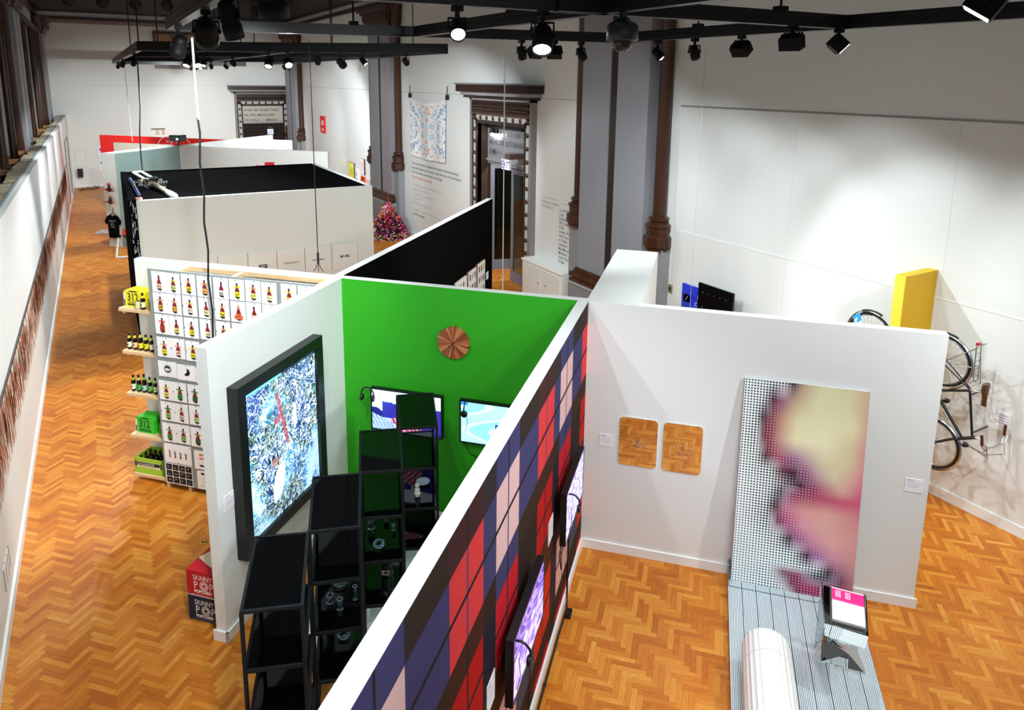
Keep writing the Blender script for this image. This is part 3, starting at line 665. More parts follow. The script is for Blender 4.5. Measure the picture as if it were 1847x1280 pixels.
# cables and hanging wires
def cable(name, lab, cat, pts, r, col, mat='satin'):
    m = MB(mat, col); m.tube([Vector(p) for p in pts], r, 6); return solo(name, m, lab, cat, pts[0], False)
def wav(x, y, z0, z1, amp, n=14, f=3): return [(x+amp*sin(f*2*pi*i/n), y+amp*cos(f*1.3*2*pi*i/n)*.6, z0+(z1-z0)*i/n) for i in range(n+1)]
m = MB('satin', '#16181a'); m.tube(wav(1.03, 8.98, 5.0, 2.9, .012, 12), .012, 6); m.tube(wav(1.03, 8.98, 2.9, 0.02, .01, 12), .012, 6)
o = solo('hanging_cable', m, 'thick cable dropping straight down in front of the bottle prints, white above and black below', 'cable', (1.03, 8.98, 5.9), False)
m = MB('paint', '#e8ecec'); m.tube([(1.03, 8.98, 5.9), (1.032, 8.98, 5.4), (1.042, 8.98, 4.98)], .014, 6); k_ = m.build('white_sleeve', o, (1.03, 8.98, 5.9))
cable('hanging_cable', 'black cable curving down onto the left corner of the black box', 'cable', [(1.3, 25.4, 5.9), (1.25, 24.6, 5.2), (1.18, 23.6, 4.6), (1.05, 22.3, 3.95), (.98, 21.2, 3.45), (.95, 20.4, 3.12), (.93, 20.1, 3.06)], .02, '#15161a')
m = MB('satin', '#111214'); m.tube([(2.3, 8.80, 5.9), (2.3, 8.8, 4.5), (2.3, 8.8, 3.22)], .006, 5); m.tube([(2.3, 8.8, 3.30), (2.3, 8.8, 3.16)], .014, 6)
for a in (-.05, 0, .05): m.tube([(2.3, 8.8, 3.18), (2.3+a*.5, 8.8-a*.3, 3.10), (2.3+a, 8.8-a*.8, 3.055)], .005, 5)
solo('hanging_cable', m, 'thin black wire that frays into three strands on top of the white wall', 'cable', (2.3, 8.8, 5.9), False)
cable('hanging_wire', 'thin pale wire hanging plumb in front of the exit sign', 'wire', [(4.78, 8.42, 6.0), (4.78, 8.42, 3), (4.78, 8.42, .01)], .008, '#cfd3cd')
cable('hanging_wire', 'left of two faint wires hanging before the large blank right wall', 'wire', [(7.9, 8.35, 6.0), (7.9, 8.35, .01)], .003, '#a9aaa4')
cable('hanging_wire', 'right of two faint wires hanging before the large blank right wall', 'wire', [(7.95, 7.95, 6.0), (7.95, 7.95, .01)], .003, '#a9aaa4')
cable('hanging_wire', 'faint white wire hanging before the far wall, left of the curved black cable', 'wire', [(1.1, 30.0, 5.9), (1.15, 30.0, 3.1)], .012, '#f0f2ec')

# =================================================================== BOOTH 1: light box, screens, clock, open shelves
t = Thing('light_box', 'large upright light box with black frame showing a scribbled blue and white picture', 'light box', (-4.29, 6.135, .79))
m = MB('satin', '#121314'); u0, u1, v0, v1, z0, z1 = -4.289, -4.17, 5.365, 6.905, .74, 2.57; w_ = .12
m.box(u0, u1, v0, v0+w_, z0, z1); m.box(u0, u1, v1-w_, v1, z0, z1); m.box(u0, u1, v0+w_, v1-w_, z0, z0+w_); m.box(u0, u1, v0+w_, v1-w_, z1-w_, z1)
t.part('frame', m)
m = MB('ledart'); m.alpha = 0
NX, NY = 64, 84
def ledc(x, y):
    d = lambda cx, cy, rx, ry: ((x-cx)/rx)**2+((y-cy)/ry)**2
    if d(.40+.35*(y-.24), .24, .075, .125) < 1 or d(.66, .62, .03, .10) < 1: return ('#e9fbff', .93)
    if d(.40, .74, .035, .05) < 1: return ('#0f3c8c', .7)
    if d(.42, .68, .05, .03) < 1: return ('#b04060', .8)
    if d(.36, .40, .05, .035) < 1: return ('#b87a60', .6)
    if abs(x-(.50-.32*(y-.62))) < .022 and .45 < y < .86: return ('#a3312f', .8)
    if y > .965: return ('#6fd2e0' if x < .5 else '#0a1a50', .9)
    if x < .22 and y > .80-x: return ('#1f3fc8', .22)
    if .55 < x and y < .32 and (x+y) > .8: return ('#1c38b0', .3)
    if y < .12+.1*x: return ('#3a3a34', .35)
    return ('#000000', 0.0)
hy, hz = (v1-v0-2*w_), (z1-z0-2*w_)
for i in range(NX):
    for j in range(NY):
        c, a = ledc((i+.5)/NX, (j+.5)/NY); m.alpha = a; y_, z_ = v0+w_+hy*i/NX, z0+w_+hz*j/NY
        m.poly([(-4.21, y_, z_), (-4.21, y_+hy/NX, z_), (-4.21, y_+hy/NX, z_+hz/NY), (-4.21, y_, z_+hz/NY)], c)
t.part('picture', m, 'glowing scribbled picture in blue, white and red')

def headphones(mb, c, axis, lean=0):
    """c hook point; axis: out of the wall"""
    c = Vector(c); ax = Vector(axis); sd = ax.cross(Vector((0, 0, 1)))
    pts = [c+ax*(.085*cos(a))+Vector((0, 0, .095*sin(a)-.09)) for a in [pi*k/12 for k in range(-1, 14)]]
    mb.tube(pts, .009, 6, '#101114')
    for p in (pts[0], pts[-1]):
        inn = (c-p); inn.z = 0; inn = inn.normalized()
        mb.lathe([(.02, 0), (.042, .006), (.044, .022), (.03, .034)], p+Vector((0, 0, -.02))-inn*.01, 12, '#141519', axis=inn)
def tv(label, base, o, right, n, W_, H_, img, cab=None, thick=.06, gap=.05):
    """o lower left of the front face, right/n unit vectors"""
    t = Thing('television', label, 'television', base, True, 'flat televisions on the booth walls')
    o, r, n = Vector(o), Vector(right), Vector(n); up = Vector((0, 0, 1)); b_ = .018
    m = MB('satin', '#0c0d10')
    m.prism([o-n*thick, o-n*thick+r*W_, o-n*thick+r*W_+up*H_, o-n*thick+up*H_], n*(thick-.004))
    for a0, a1, c0, c1 in ((0, W_, 0, b_), (0, W_, H_-b_, H_), (0, b_, b_, H_-b_), (W_-b_, W_, b_, H_-b_)):
        m.prism([o+r*a0+up*c0-n*.004, o+r*a1+up*c0-n*.004, o+r*a1+up*c1-n*.004, o+r*a0+up*c1-n*.004], n*.004)
    t.part('bezel', m)
    m = MB('satin', '#08090a'); m.prism([o-n*(thick+gap)+r*W_*.3+up*H_*.2, o-n*(thick+gap)+r*W_*.7+up*H_*.2, o-n*(thick+gap)+r*W_*.7+up*H_*.8, o-n*(thick+gap)+r*W_*.3+up*H_*.8], n*(gap+.004)); t.part('wall_mount', m)
    m = MB('screen'); nx, ny = img[1]
    ww, hh = (W_-2*b_)/nx, (H_-2*b_)/ny
    for i in range(nx):
        for j in range(ny):
            p = o+r*(b_+i*ww)+up*(b_+j*hh)-n*.0035; m.poly([p, p+r*ww, p+r*ww+up*hh, p+up*hh], img[0]((i+.5)/nx, (j+.5)/ny))
    t.part('screen', m)
    if cab: m = MB('satin', '#101014'); m.tube(cab, .005, 5); t.part('cable', m)
    return t
def im1(x, y):     # person in jeans and a red checked shirt lying by a blue cushion
    if y < .42-.9*(x-.03)*(x-.03)*3-.02 and x < .40 and y < .40-.55*x: return '#9fb6dc' if (int(x*90+y*30) % 5) else '#5b78b4'
    if .28 < x < .72 and y < .62-(.62-x)*.9*1.1 and y < .55:
        k = (int(x*52)+int(y*30)) % 4; return ['#c8304a', '#f0d6e0', '#2c3a7c', '#d8486a'][k]
    if .15 < x < .55 and .3 < y < .73-(x-.15)*.18: return '#2a2c96'
    if x < .18 and y < .55 and y < .62-x: return '#16206c'
    if x > .62 and y < .66: return '#2f2f9e' if y > .08 else '#23238a'
    return '#cfeaf8' if y > .60 else '#b4d2f0'
def im2(x, y):     # small dark blue car on pale sand
    if ((x-.62)/.16)**2+((y-.40+.5*(x-.62))/.10)**2 < 1: return '#1c24a4' if ((int(x*70)+int(y*50)) % 7) else '#c8e6f6'
    if ((x-.78)/.05)**2+((y-.52)/.07)**2 < 1: return '#2a3cb4'
    if y > .93 and x < .1: return '#3f8ce0'
    k = .5+.5*sin(7*x+3*sin(5*y)); return '#a8e0f4' if k > .55 else ('#c6f0f6' if k > .2 else '#8cd0f0')
def im3(x, y):
    k = sin(26*x+5*sin(9*y))+.8*sin(40*y*x+3); return '#6a58c8' if k > .7 else ('#9a8ee6' if k > -.3 else ('#c9c4f6' if y < .6 else '#4a3ca8'))
def im4(x, y):
    k = sin(22*x+4*sin(7*y))+.7*sin(31*y+9*x); return '#b9b6f2' if k > .2 else ('#8c88e0' if k > -.8 else '#dcdcfa')
tv('left television on the green wall, showing a checked shirt and a blue cushion', (-3.42, 7.595, 1.14), (-3.90, 7.52, 1.143), (1, 0, 0), (0, -1, 0), .955, .555, (im1, (72, 42)))
tv('right television on the green wall showing a small blue car on pale ground', (-2.24, 7.595, 1.14), (-2.722, 7.52, 1.147), (1, 0, 0), (0, -1, 0), .955, .55, (im2, (64, 36)), [(-2.68, 7.56, 1.15), (-2.6, 7.575, .98), (-2.45, 7.58, .93), (-2.25, 7.57, 1.0), (-2.2, 7.56, 1.15)])
tv('nearer television on the checked wallpaper showing a purple picture', (-1.215, 4.56, 1.15), (-1.09, 4.09, 1.15), (0, 1, 0), (1, 0, 0), .94, .54, (im3, (48, 28)), [(-1.12, 5.0, 1.16), (-1.19, 5.02, .9), (-1.2, 5.02, .3), (-1.19, 5.02, .12)])
tv('farther television on the checked wallpaper near the corner, showing a lilac picture', (-1.215, 6.40, 1.15), (-1.09, 5.93, 1.15), (0, 1, 0), (1, 0, 0), .94, .54, (im4, (48, 28)), [(-1.13, 6.1, 1.16), (-1.17, 6.03, .98), (-1.15, 6.06, .80), (-1.17, 6.14, .86), (-1.18, 6.12, 1.16)])
for lab, c, ax in (('black headphones hung on the left edge of the cushion television', (-3.93, 7.50, 1.70), (1, 0, 0)), ('black headphones hung on the corner of the blue car television', (-2.62, 7.47, 1.72), (0, -1, 0)),
                   ('black headphones hanging from the nearer purple television', (-1.07, 4.16, 1.64), (1, 0, 0)), ('black headphones hanging from the farther lilac television', (-1.07, 6.06, 1.62), (1, 0, 0))):
    m = MB('satin', '#0e0f12'); headphones(m, c, ax); m.tube([Vector(c)+Vector((0, 0, -.13)), Vector(c)+Vector((.01, .01, -.28)), Vector(c)+Vector((-.01, .0, -.40))], .003, 5)
    solo('headphones', m, lab, 'headphones', c, True, 'headphones on the televisions')
m = MB('satin', '#0d0d10'); m.tube([(-1.185, 6.62, 1.12), (-1.188, 6.62, .4), (-1.185, 6.62, .1), (-1.16, 6.5, .02), (-1.17, 6.2, .012), (-1.165, 5.2, .012), (-1.17, 4.0, .012), (-1.165, 2.6, .012), (-1.165, 1.6, .012)], .011, 6)
m.box(-1.16, -1.10, 6.38, 6.5, 0, .035, '#101014')
for y_ in (3.6, 4.2, 4.9, 5.5): m.ball((-1.167, y_, .014), .017, 8)
solo('power_cable', m, 'black power cable running along the foot of the checked wallpaper', 'cable', (-1.165, 5.0, 0))

t = Thing('wall_clock', 'round clock of splayed brown wood on the green wall', 'clock', (-2.813, 7.595, 2.39))
m = MB('satin'); random.seed(9); n = 46; rr = [.200+random.uniform(-.006, .004) for _ in range(n//3+1)]
for k in range(n):
    a, b_ = 2*pi*k/n, 2*pi*(k+1)/n; r = rr[(k//3) % len(rr)]; g_ = random.choice(['#8a4a2a', '#9d5c36', '#74381f', '#a96a42', '#86452c', '#7c3c22', '#b4764c'])
    c0 = (-2.813, 7.545+random.uniform(0, .004), 2.39); f_ = lambda q, y_: (-2.813+r*cos(q), y_, 2.39+r*sin(q))
    m.add([c0, f_(a, c0[1]+.004), f_(b_, c0[1]+.004), f_(a, 7.594), f_(b_, 7.594)], [[0, 1, 2], [1, 3, 4, 2]], g_)
t.part('face', m)
m = MB('satin', '#0d0b0a')
for a, L_ in ((radians(225), .075), (radians(-74), .09)):
    d = Vector((cos(a), 0, sin(a))); q = Vector((-sin(a), 0, cos(a)))*.003; c0 = Vector((-2.813, 7.535, 2.39)); m.prism([c0-d*.02-q, c0+d*L_-q, c0+d*L_+q, c0-d*.02+q], (0, .004, 0))
m.lathe([(.008, 0), (.008, .012)], (-2.813, 7.545, 2.39), 10, axis=(0, -1, 0)); t.part('clock_hands', m)

# open metal shelves with black glass, four bays set corner to corner
ZS = 1.88
def top(px): return px
bays = []
def bayq(a, b_, c, d): return [Vector((*p, 0)) for p in (a, b_, c, d)]
k_ = (EYE-ZS)/(EYE-1.8)
raw = [((-2.954, 3.690), (-3.353, 4.429), (-2.986, 4.598), (-2.583, 3.867)), ((-2.981, 4.615), (-3.379, 5.346), (-2.996, 5.532), (-2.624, 4.799)),
       ((-3.010, 5.548), (-3.382, 6.273), (-3.016, 6.448), (-2.645, 5.709)), ((-3.010, 6.463), (-3.383, 7.190), (-3.007, 7.369), (-2.651, 6.612))]
raw = [[Vector((p[0]*k_, p[1]*k_, 0)) for p in q] for q in raw]
sh = Thing('display_shelf', 'black steel shelf unit of four glazed bays stepping corner to corner', 'shelf', (raw[0][0].x, raw[0][0].y, 0))
LV = [ZS-.47*i for i in range(4)]+[.057]
w_ = .011
for bi, q in enumerate(raw):
    m = MB('fixture', '#15181b')
    for p in q: m.box(p.x-w_, p.x+w_, p.y-w_, p.y+w_, .0455 if p.y > 5.28 else 0, ZS-w_)
    for z in LV:
        for i in range(4):
            a, b_ = q[i], q[(i+1) % 4]; d = (b_-a).normalized(); n = Vector((-d.y, d.x, 0))*w_; zz = Vector((0, 0, z-w_))
            m.prism([a-n-d*w_+zz, b_-n+d*w_+zz, b_+n+d*w_+zz, a+n-d*w_+zz], (0, 0, 2*w_+(.0006 if i % 2 else 0)))
    sh.part('bay_frame', m)
    for z in LV[:-1]:
        m = MB('blackglass', '#040506'); c = sum(q, Vector())/4; qq = [c+(p-c)*.985+Vector((0, 0, z-.005)) for p in q]
        area = (qq[1]-qq[0]).cross(qq[2]-qq[1]).z
        m.prism(qq if area > 0 else qq[::-1], (0, 0, .010)); sh.part('glass_shelf', m)
m = MB('paint', '#e8eae8'); c0, c1 = raw[1][0], raw[3][2]
m.box(-3.75, -2.2, 5.30, 7.3, 0, .045); solo('plinth', m, 'low white plinth under the black steel shelves', 'plinth', (-2.9, 6.1, 0))
# glassware
def dish(cx, cy, z, r, h, lab, lid=False, label_card=False):
    m = MB('glass', '#ffffff'); th = .004 if r > .03 else .0025
    m.lathe([(0, .0), (r, 0), (r, h), (r-th, h), (r-th, .005), (0, .005)], (cx, cy, z+.0125), 28, caps=False)
    for zz in (h, .004):
        for rr in ((r,) if h < .06 else (r,)): m.tube([(cx+rr*cos(2*pi*k/24), cy+rr*sin(2*pi*k/24), z+.0125+zz) for k in range(24)], .0016, 5, '#a9cfe8', 'gloss', closed=True)  # pale rings painted in for light caught by the glass edges
    if lid: m.lathe([(0, h+.004), (r+.004, h+.004), (r+.004, h-.004)], (cx, cy, z+.0125), 28, caps=False)
    return m
Gd = 'laboratory glass on the black shelves'
def lerpq(q, s, t_): return q[0]*(1-s)*(1-t_)+q[3]*s*(1-t_)+q[1]*(1-s)*t_+q[2]*s*t_
def glass(bi, lv, s, t_, r, h, lab, name='beaker', cat='glass vessel'):
    p = lerpq(raw[bi], s, t_); m = dish(p.x, p.y, LV[lv], r, h, lab); solo(name, m, lab, cat, (p.x, p.y, LV[lv]+.0075), True, Gd)
glass(1, 2, .50, .72, .062, .045, 'widest round glass dish in the bay holding four vessels', 'petri_dish')
glass(1, 2, .30, .42, .030, .075, 'short glass beaker at the left of the four vessel bay')
glass(1, 2, .52, .30, .026, .10, 'slim glass beaker in the middle of the four vessel bay', 'glass_tube')
glass(1, 2, .84, .42, .020, .13, 'tall slim glass tube at the right of the four vessel bay', 'glass_tube')
glass(1, 3, .55, .6, .055, .03, 'single glass dish on the shelf below the four vessel bay', 'petri_dish')
glass(2, 2, .40, .30, .052, .03, 'round glass dish in front of the tubes, in the bay behind the four vessel one', 'petri_dish')
glass(2, 2, .22, .66, .036, .13, 'wide glass cylinder at the back left, behind the round glass dish', 'glass_tube')
glass(2, 2, .60, .85, .026, .10, 'glass cylinder at the back middle, behind the round glass dish', 'glass_tube')
glass(2, 2, .78, .58, .018, .06, 'smallest glass tube, right of the round glass dish', 'glass_tube')
p = lerpq(raw[2], .58, .55); t = Thing('bell_jar', 'tall bell jar with a small pink and white label inside', 'bell jar', (p.x, p.y, LV[3]+.0075), True, Gd)
m = MB('glass'); m.lathe([(.065, 0), (.065, .2), (.055, .26), (.03, .29), (0, .3)], (p.x, p.y, LV[3]+.008), 28, caps=False); t.part('glass_dome', m)
m = MB('paper'); f = slab(m, (p.x-.03, p.y-.01, LV[3]+.01), (1, 0, .0), (0, .5, .8), .045, .05, .002, '#d9b9bd'); f.rect(.012, .012, .033, .038, '#5a2a38'); t.part('paper_label', m)
p = lerpq(raw[3], .66, .60); z = LV[2]+.006
m = MB('gloss', '#b9c0c6'); m.lathe([(0, 0), (.075, .0), (.078, .012), (.07, .018), (.068, .010), (0, .008)], (p.x, p.y, z+.02), 28, caps=False); m.lathe([(.02, 0), (.02, .02)], (p.x, p.y, z), 12)
solo('round_dish', m, 'round grey dish at the back of the last bay', 'dish', (p.x, p.y, z))
p = lerpq(raw[3], .47, .30)
m = MB('satin', '#e4e2d4'); m.lathe([(.026, 0), (.034, .03), (.036, .045), (.02, .055), (.028, .07), (.030, .085), (.014, .10), (.022, .112), (.026, .13), (.018, .15), (0, .157)], (p.x, p.y, z), 18)
solo('figurine', m, 'small white turned figurine in front of the round grey dish', 'figurine', (p.x, p.y, z))
m = MB('paper'); p = lerpq(raw[2], .62, .35); f = slab(m, (p.x-.08, p.y-.03, .06), (1, .2, 0), (0, .3, 1), .16, .2, .004, '#eef0ee'); f.rect(.05, .12, .13, .17, '#5a3a30')
solo('info_card', m, 'white card with a brown picture at the foot of the third bay', 'card', (p.x, p.y, .05))

# wall labels
def card(lab, o, right, W_, H_, group='white wall labels'):
    m = MB('paper'); f = slab(m, o, right, UP, W_, H_, .004, '#f1eff4')
    f.rect(W_*.12, H_*.88, W_*.45, H_*.91, '#777'); f.rect(W_*.12, H_*.76, W_*.5, H_*.79, '#888')
    for i in range(4): f.rect(W_*.12, H_*(.60-i*.08), W_*(.85-.1*(i % 2)), H_*(.615-i*.08), '#aab')
    return solo('wall_label', m, lab, 'label', o, True, group)
card('white wall label left of the two round cornered mirrors', (-1.037, 7.59, 1.335), R_G, .16, .15)
card('white wall label near the free right end of the white wall', (2.15, 7.59, 1.325), R_G, .17, .15)
card('white wall label on the wall end beside the light box', (-4.285, 5.225, 1.35), R_U, .165, .16)
card('white wall label below the nearer purple television', (-1.21, 3.87, 1.26), R_U, .175, .235)
card('white wall label left of the farther lilac television', (-1.21, 5.72, 1.27), R_U, .19, .235)

# mirrors
def mirror(lab, u0, seed):
    t = Thing('acrylic_mirror', lab, 'mirror', (u0+.21, 7.595, 1.15), True, 'round cornered mirrors on the white wall')
    m = MB('mirror', '#f4f4f2'); r = .045; W_, H_ = .424, .585; pts = []
    for cx, cz, a0 in ((W_-r, H_-r, 0), (r, H_-r, 90), (r, r, 180), (W_-r, r, 270)):
        for k in range(6): a = radians(a0+18*k); pts.append((u0+cx+r*cos(a), 7.583, 1.148+cz+r*sin(a)))
    m.prism(pts, (0, .010, 0)); t.part('mirror_sheet', m)
    m = MB('satin', '#6a6a72'); f = Face(m, (u0, 7.583, 1.148), R_G, UP, 'satin'); random.seed(seed)
    for i in range(70):
        x = random.gauss(.21, .06); y_ = random.gauss(.27, .05); s = random.uniform(.002, .009)
        f.disc(x, y_, s, random.choice(['#8a8f9a', '#5f646e', '#b9bcc4', '#3c3f48']), 6, s*random.uniform(.4, 1))
    for i in range(9): f.disc(random.uniform(.06, .37), random.uniform(.1, .5), .005, '#3a3026', 7)
    t.part('scratched_pattern', m)
mirror('left round cornered mirror with a scratched map, reflecting the parquet', -.805, 4)
mirror('right round cornered mirror with a scratched map, reflecting the parquet', -.315, 8)

# =================================================================== dotted panel, metal deck, fluted column, leaflet stand
import bisect
CP = []; Wd = '#101014'
def row(t_, *ps):
    for s_, c, dc, r in ps: g = tuple(min(.95, v*1.28) for v in hx(c)[:3])+(1,); CP.append((s_, t_, g, hx(dc), r*.86 if dc == Wd else r))
Bk, Wd, CR, PK, CRM = '#d4dede', '#101014', '#5c1634', '#c8788c', '#c9c59e'
row(0, (.02, Bk, Wd, .33), (.18, Bk, Wd, .36), (.32, Bk, Wd, .42), (.40, '#54384c', '#141018', .4), (.48, '#a8907c', '#8c7a68', .08), (.62, '#c4c298', '#8d8c6a', .05), (.85, '#c2bc94', '#8d8c6a', .05), (1, '#b89a84', '#8d7a6a', .07))
row(.09, (.02, Bk, Wd, .33), (.16, Bk, Wd, .38), (.25, '#5a2440', '#17101a', .4), (.33, '#8c5870', '#ccb0b8', .15), (.42, '#b09c80', '#8c8468', .06), (.6, '#cccca4', '#8d8c6a', .05), (.85, '#c8c69e', '#8d8c6a', .05), (1, '#bc9a84', '#8d7a6a', .06))
row(.18, (.02, Bk, Wd, .33), (.11, Bk, Wd, .38), (.18, '#4a1c30', '#160c14', .42), (.25, '#7c3c4c', '#e0c0c8', .2), (.34, '#b89078', '#d0b0a0', .1), (.46, '#d2cea4', '#9a9870', .05), (.7, '#d6d6ae', '#9a9870', .05), (.9, '#d4cea4', '#9a9070', .05), (1, '#c49a88', '#9a7a6a', .06))
row(.27, (.02, Bk, Wd, .34), (.12, Bk, Wd, .42), (.18, '#54162a', '#e0b8c4', .18), (.25, '#84404c', '#e8c8cc', .2), (.33, '#b89484', '#e0c0b8', .1), (.45, '#dad6b0', '#9a9870', .05), (.7, '#dedcb6', '#9a9870', .05), (.9, '#c8bc98', '#9a9070', .05), (1, '#c89090', '#9a7a6a', .06))
row(.36, (.02, Bk, Wd, .33), (.14, Bk, Wd, .38), (.22, '#5c1c30', '#160c14', .40), (.32, '#8c3a54', '#f0d0d8', .2), (.44, '#84507c', '#e8d0e0', .2), (.55, '#b09098', '#e0d0c8', .1), (.68, '#ccc4a0', '#9a9870', .05), (.88, '#ccc09c', '#9a9070', .05), (1, '#cc8888', '#a87070', .06))
row(.42, (.02, Bk, Wd, .32), (.26, Bk, Wd, .42), (.36, '#7a3048', '#101014', .42), (.46, '#541434', '#18101a', .44), (.55, '#7c406c', '#f0d8e8', .2), (.66, '#b89ca0', '#e0d0c8', .1), (.78, '#ccc4a0', '#9a9870', .05), (1, '#cc8088', '#a87070', .06))
row(.48, (.02, Bk, Wd, .31), (.28, Bk, Wd, .38), (.42, '#b8a8b8', '#14101a', .44), (.52, '#501238', '#18101a', .44), (.62, '#7c3458', '#f0c8d8', .2), (.72, '#b0707c', '#f0c8c8', .1), (.84, '#c8a894', '#a88070', .05), (1, '#c8607c', '#a85068', .06))
row(.53, (.02, Bk, Wd, .30), (.26, Bk, Wd, .38), (.36, '#8c90a0', '#14101a', .44), (.46, '#7c2c4c', '#f0c8d8', .2), (.56, '#8c3850', '#f0d0d8', .2), (.7, '#a84460', '#f0c8d0', .1), (.85, '#b84c68', '#d87888', .06), (1, '#bc5874', '#a85068', .06))
row(.60, (.02, Bk, Wd, .29), (.24, Bk, Wd, .42), (.33, '#6c2c4c', '#14101a', .44), (.42, '#b0647c', '#f0d0d8', .2), (.55, '#c88c8c', '#e8b0a8', .08), (.75, '#cc9c90', '#b07c70', .05), (1, '#c47c84', '#a86068', .06))
row(.67, (.02, Bk, Wd, .28), (.27, Bk, Wd, .44), (.35, '#5c1434', '#e0b8c8', .2), (.45, '#a04870', '#f0d0e0', .2), (.56, '#c88898', '#f0c8c8', .1), (.72, '#cc9c94', '#b07c70', .05), (1, '#c88c88', '#a87068', .06))
row(.74, (.02, Bk, Wd, .27), (.36, Bk, Wd, .40), (.46, '#5c1c44', '#18101a', .44), (.54, '#8c4880', '#f0d0e8', .2), (.64, '#bc7c94', '#f0c8c8', .1), (.8, '#cc9894', '#b07c70', .05), (1, '#c88c88', '#a87068', .06))
row(.81, (.02, Bk, Wd, .27), (.5, Bk, Wd, .38), (.62, '#60285c', '#18101a', .44), (.70, '#8c5088', '#f0d0e8', .2), (.80, '#b87c94', '#f0c8c8', .1), (1, '#c08884', '#a87068', .06))
row(.87, (.02, Bk, Wd, .27), (.35, Bk, Wd, .32), (.7, Bk, Wd, .40), (.80, '#4c2040', '#18101a', .44), (.88, '#84506c', '#f0d0d8', .15), (1, '#b07c7c', '#a87068', .06))
row(.91, (.02, Bk, Wd, .27), (.30, Bk, Wd, .34), (.42, '#4c1c34', '#e8b8cc', .22), (.55, '#78143c', '#e8b8cc', .2), (.68, '#8c90a0', '#18101a', .44), (.80, '#807c8c', '#18101a', .44), (.90, '#5c2c44', '#c898a8', .15), (1, '#a46c70', '#a87068', .06))
row(.96, (.02, Bk, Wd, .27), (.35, Bk, Wd, .36), (.50, '#5c1430', '#e8b8cc', .2), (.65, '#8c1c48', '#e8a8c0', .2), (.82, '#6c1c3c', '#e0a0b8', .18), (1, '#985868', '#b07c88', .08))
row(1.0, (.02, Bk, Wd, .27), (.42, Bk, Wd, .38), (.55, '#5c1430', '#e8b8cc', .2), (.7, '#84204c', '#e8a8c0', .2), (.85, '#742444', '#e0a0b8', .18), (1, '#8c4c60', '#b07c88', .08))
ROWS = sorted({c[1] for c in CP})
def samp(s_, t_):
    def at(tt):
        r = sorted([c for c in CP if c[1] == tt]); xs = [c[0] for c in r]; i = bisect.bisect(xs, s_)
        if i == 0: return r[0][2:]
        if i == len(r): return r[-1][2:]
        k = (s_-xs[i-1])/(xs[i]-xs[i-1]); a, b_ = r[i-1], r[i]
        return (tuple(p*(1-k)+q*k for p, q in zip(a[2], b_[2])), tuple(p*(1-k)+q*k for p, q in zip(a[3], b_[3])), a[4]*(1-k)+b_[4]*k)
    i = min(max(bisect.bisect(ROWS, t_), 1), len(ROWS)-1); k = min(1, max(0, (t_-ROWS[i-1])/(ROWS[i]-ROWS[i-1]))); a, b_ = at(ROWS[i-1]), at(ROWS[i])
    return (tuple(p*(1-k)+q*k for p, q in zip(a[0], b_[0])), tuple(p*(1-k)+q*k for p, q in zip(a[1], b_[1])), a[2]*(1-k)+b_[2]*k)
t = Thing('dotted_panel', 'tall leaning panel printed with an enlarged dotted close-up in pink, cream and black', 'artwork', (1.115, 7.4, .1))
TL, BLc = Vector((.503, 7.565, 2.378)), Vector((.503, 7.335, .102)); Wp = 1.222; up = (TL-BLc); upn = up.normalized(); nrm = Vector((1, 0, 0)).cross(upn)
m = MB('satin', '#c9ccd0'); m.prism([BLc, BLc+Vector((Wp, 0, 0)), BLc+Vector((Wp, 0, 0))+up, BLc+up], nrm*-.02); t.part('backing_board', m)
NI, NJ = 40, 76; me = bpy.data.meshes.new('print'); vs = []; fs = []
for j in range(NJ+1):
    for i in range(NI+1): vs.append(tuple(BLc+Vector((Wp*i/NI, 0, 0))+up*(j/NJ)+nrm*.0012-t.b))
for j in range(NJ):
    for i in range(NI): a = j*(NI+1)+i; fs.append((a, a+1, a+NI+2, a+NI+1))
me.from_pydata(vs, [], fs); ca = me.color_attributes.new('Col', 'FLOAT_COLOR', 'POINT'); cd = me.color_attributes.new('Dot', 'FLOAT_COLOR', 'CORNER'); uv = me.uv_layers.new(name='UVMap')
b1 = []; b2 = []; b3 = []
for j in range(NJ+1):
    for i in range(NI+1): b1 += list(samp(i/NI, 1-j/NJ)[0])
for j in range(NJ):
    for i in range(NI):
        _, dc, r = samp((i+.5)/NI, 1-(j+.5)/NJ); b2 += [*dc[:3], r]*4; b3 += [i/NI, j/NJ, (i+1)/NI, j/NJ, (i+1)/NI, (j+1)/NJ, i/NI, (j+1)/NJ]
ca.data.foreach_set('color', b1); cd.data.foreach_set('color', b2); uv.data.foreach_set('uv', b3); me.materials.append(MATS['halftone']); me.update()
o = bpy.data.objects.new('print', me); COL.objects.link(o); o.parent = t.o

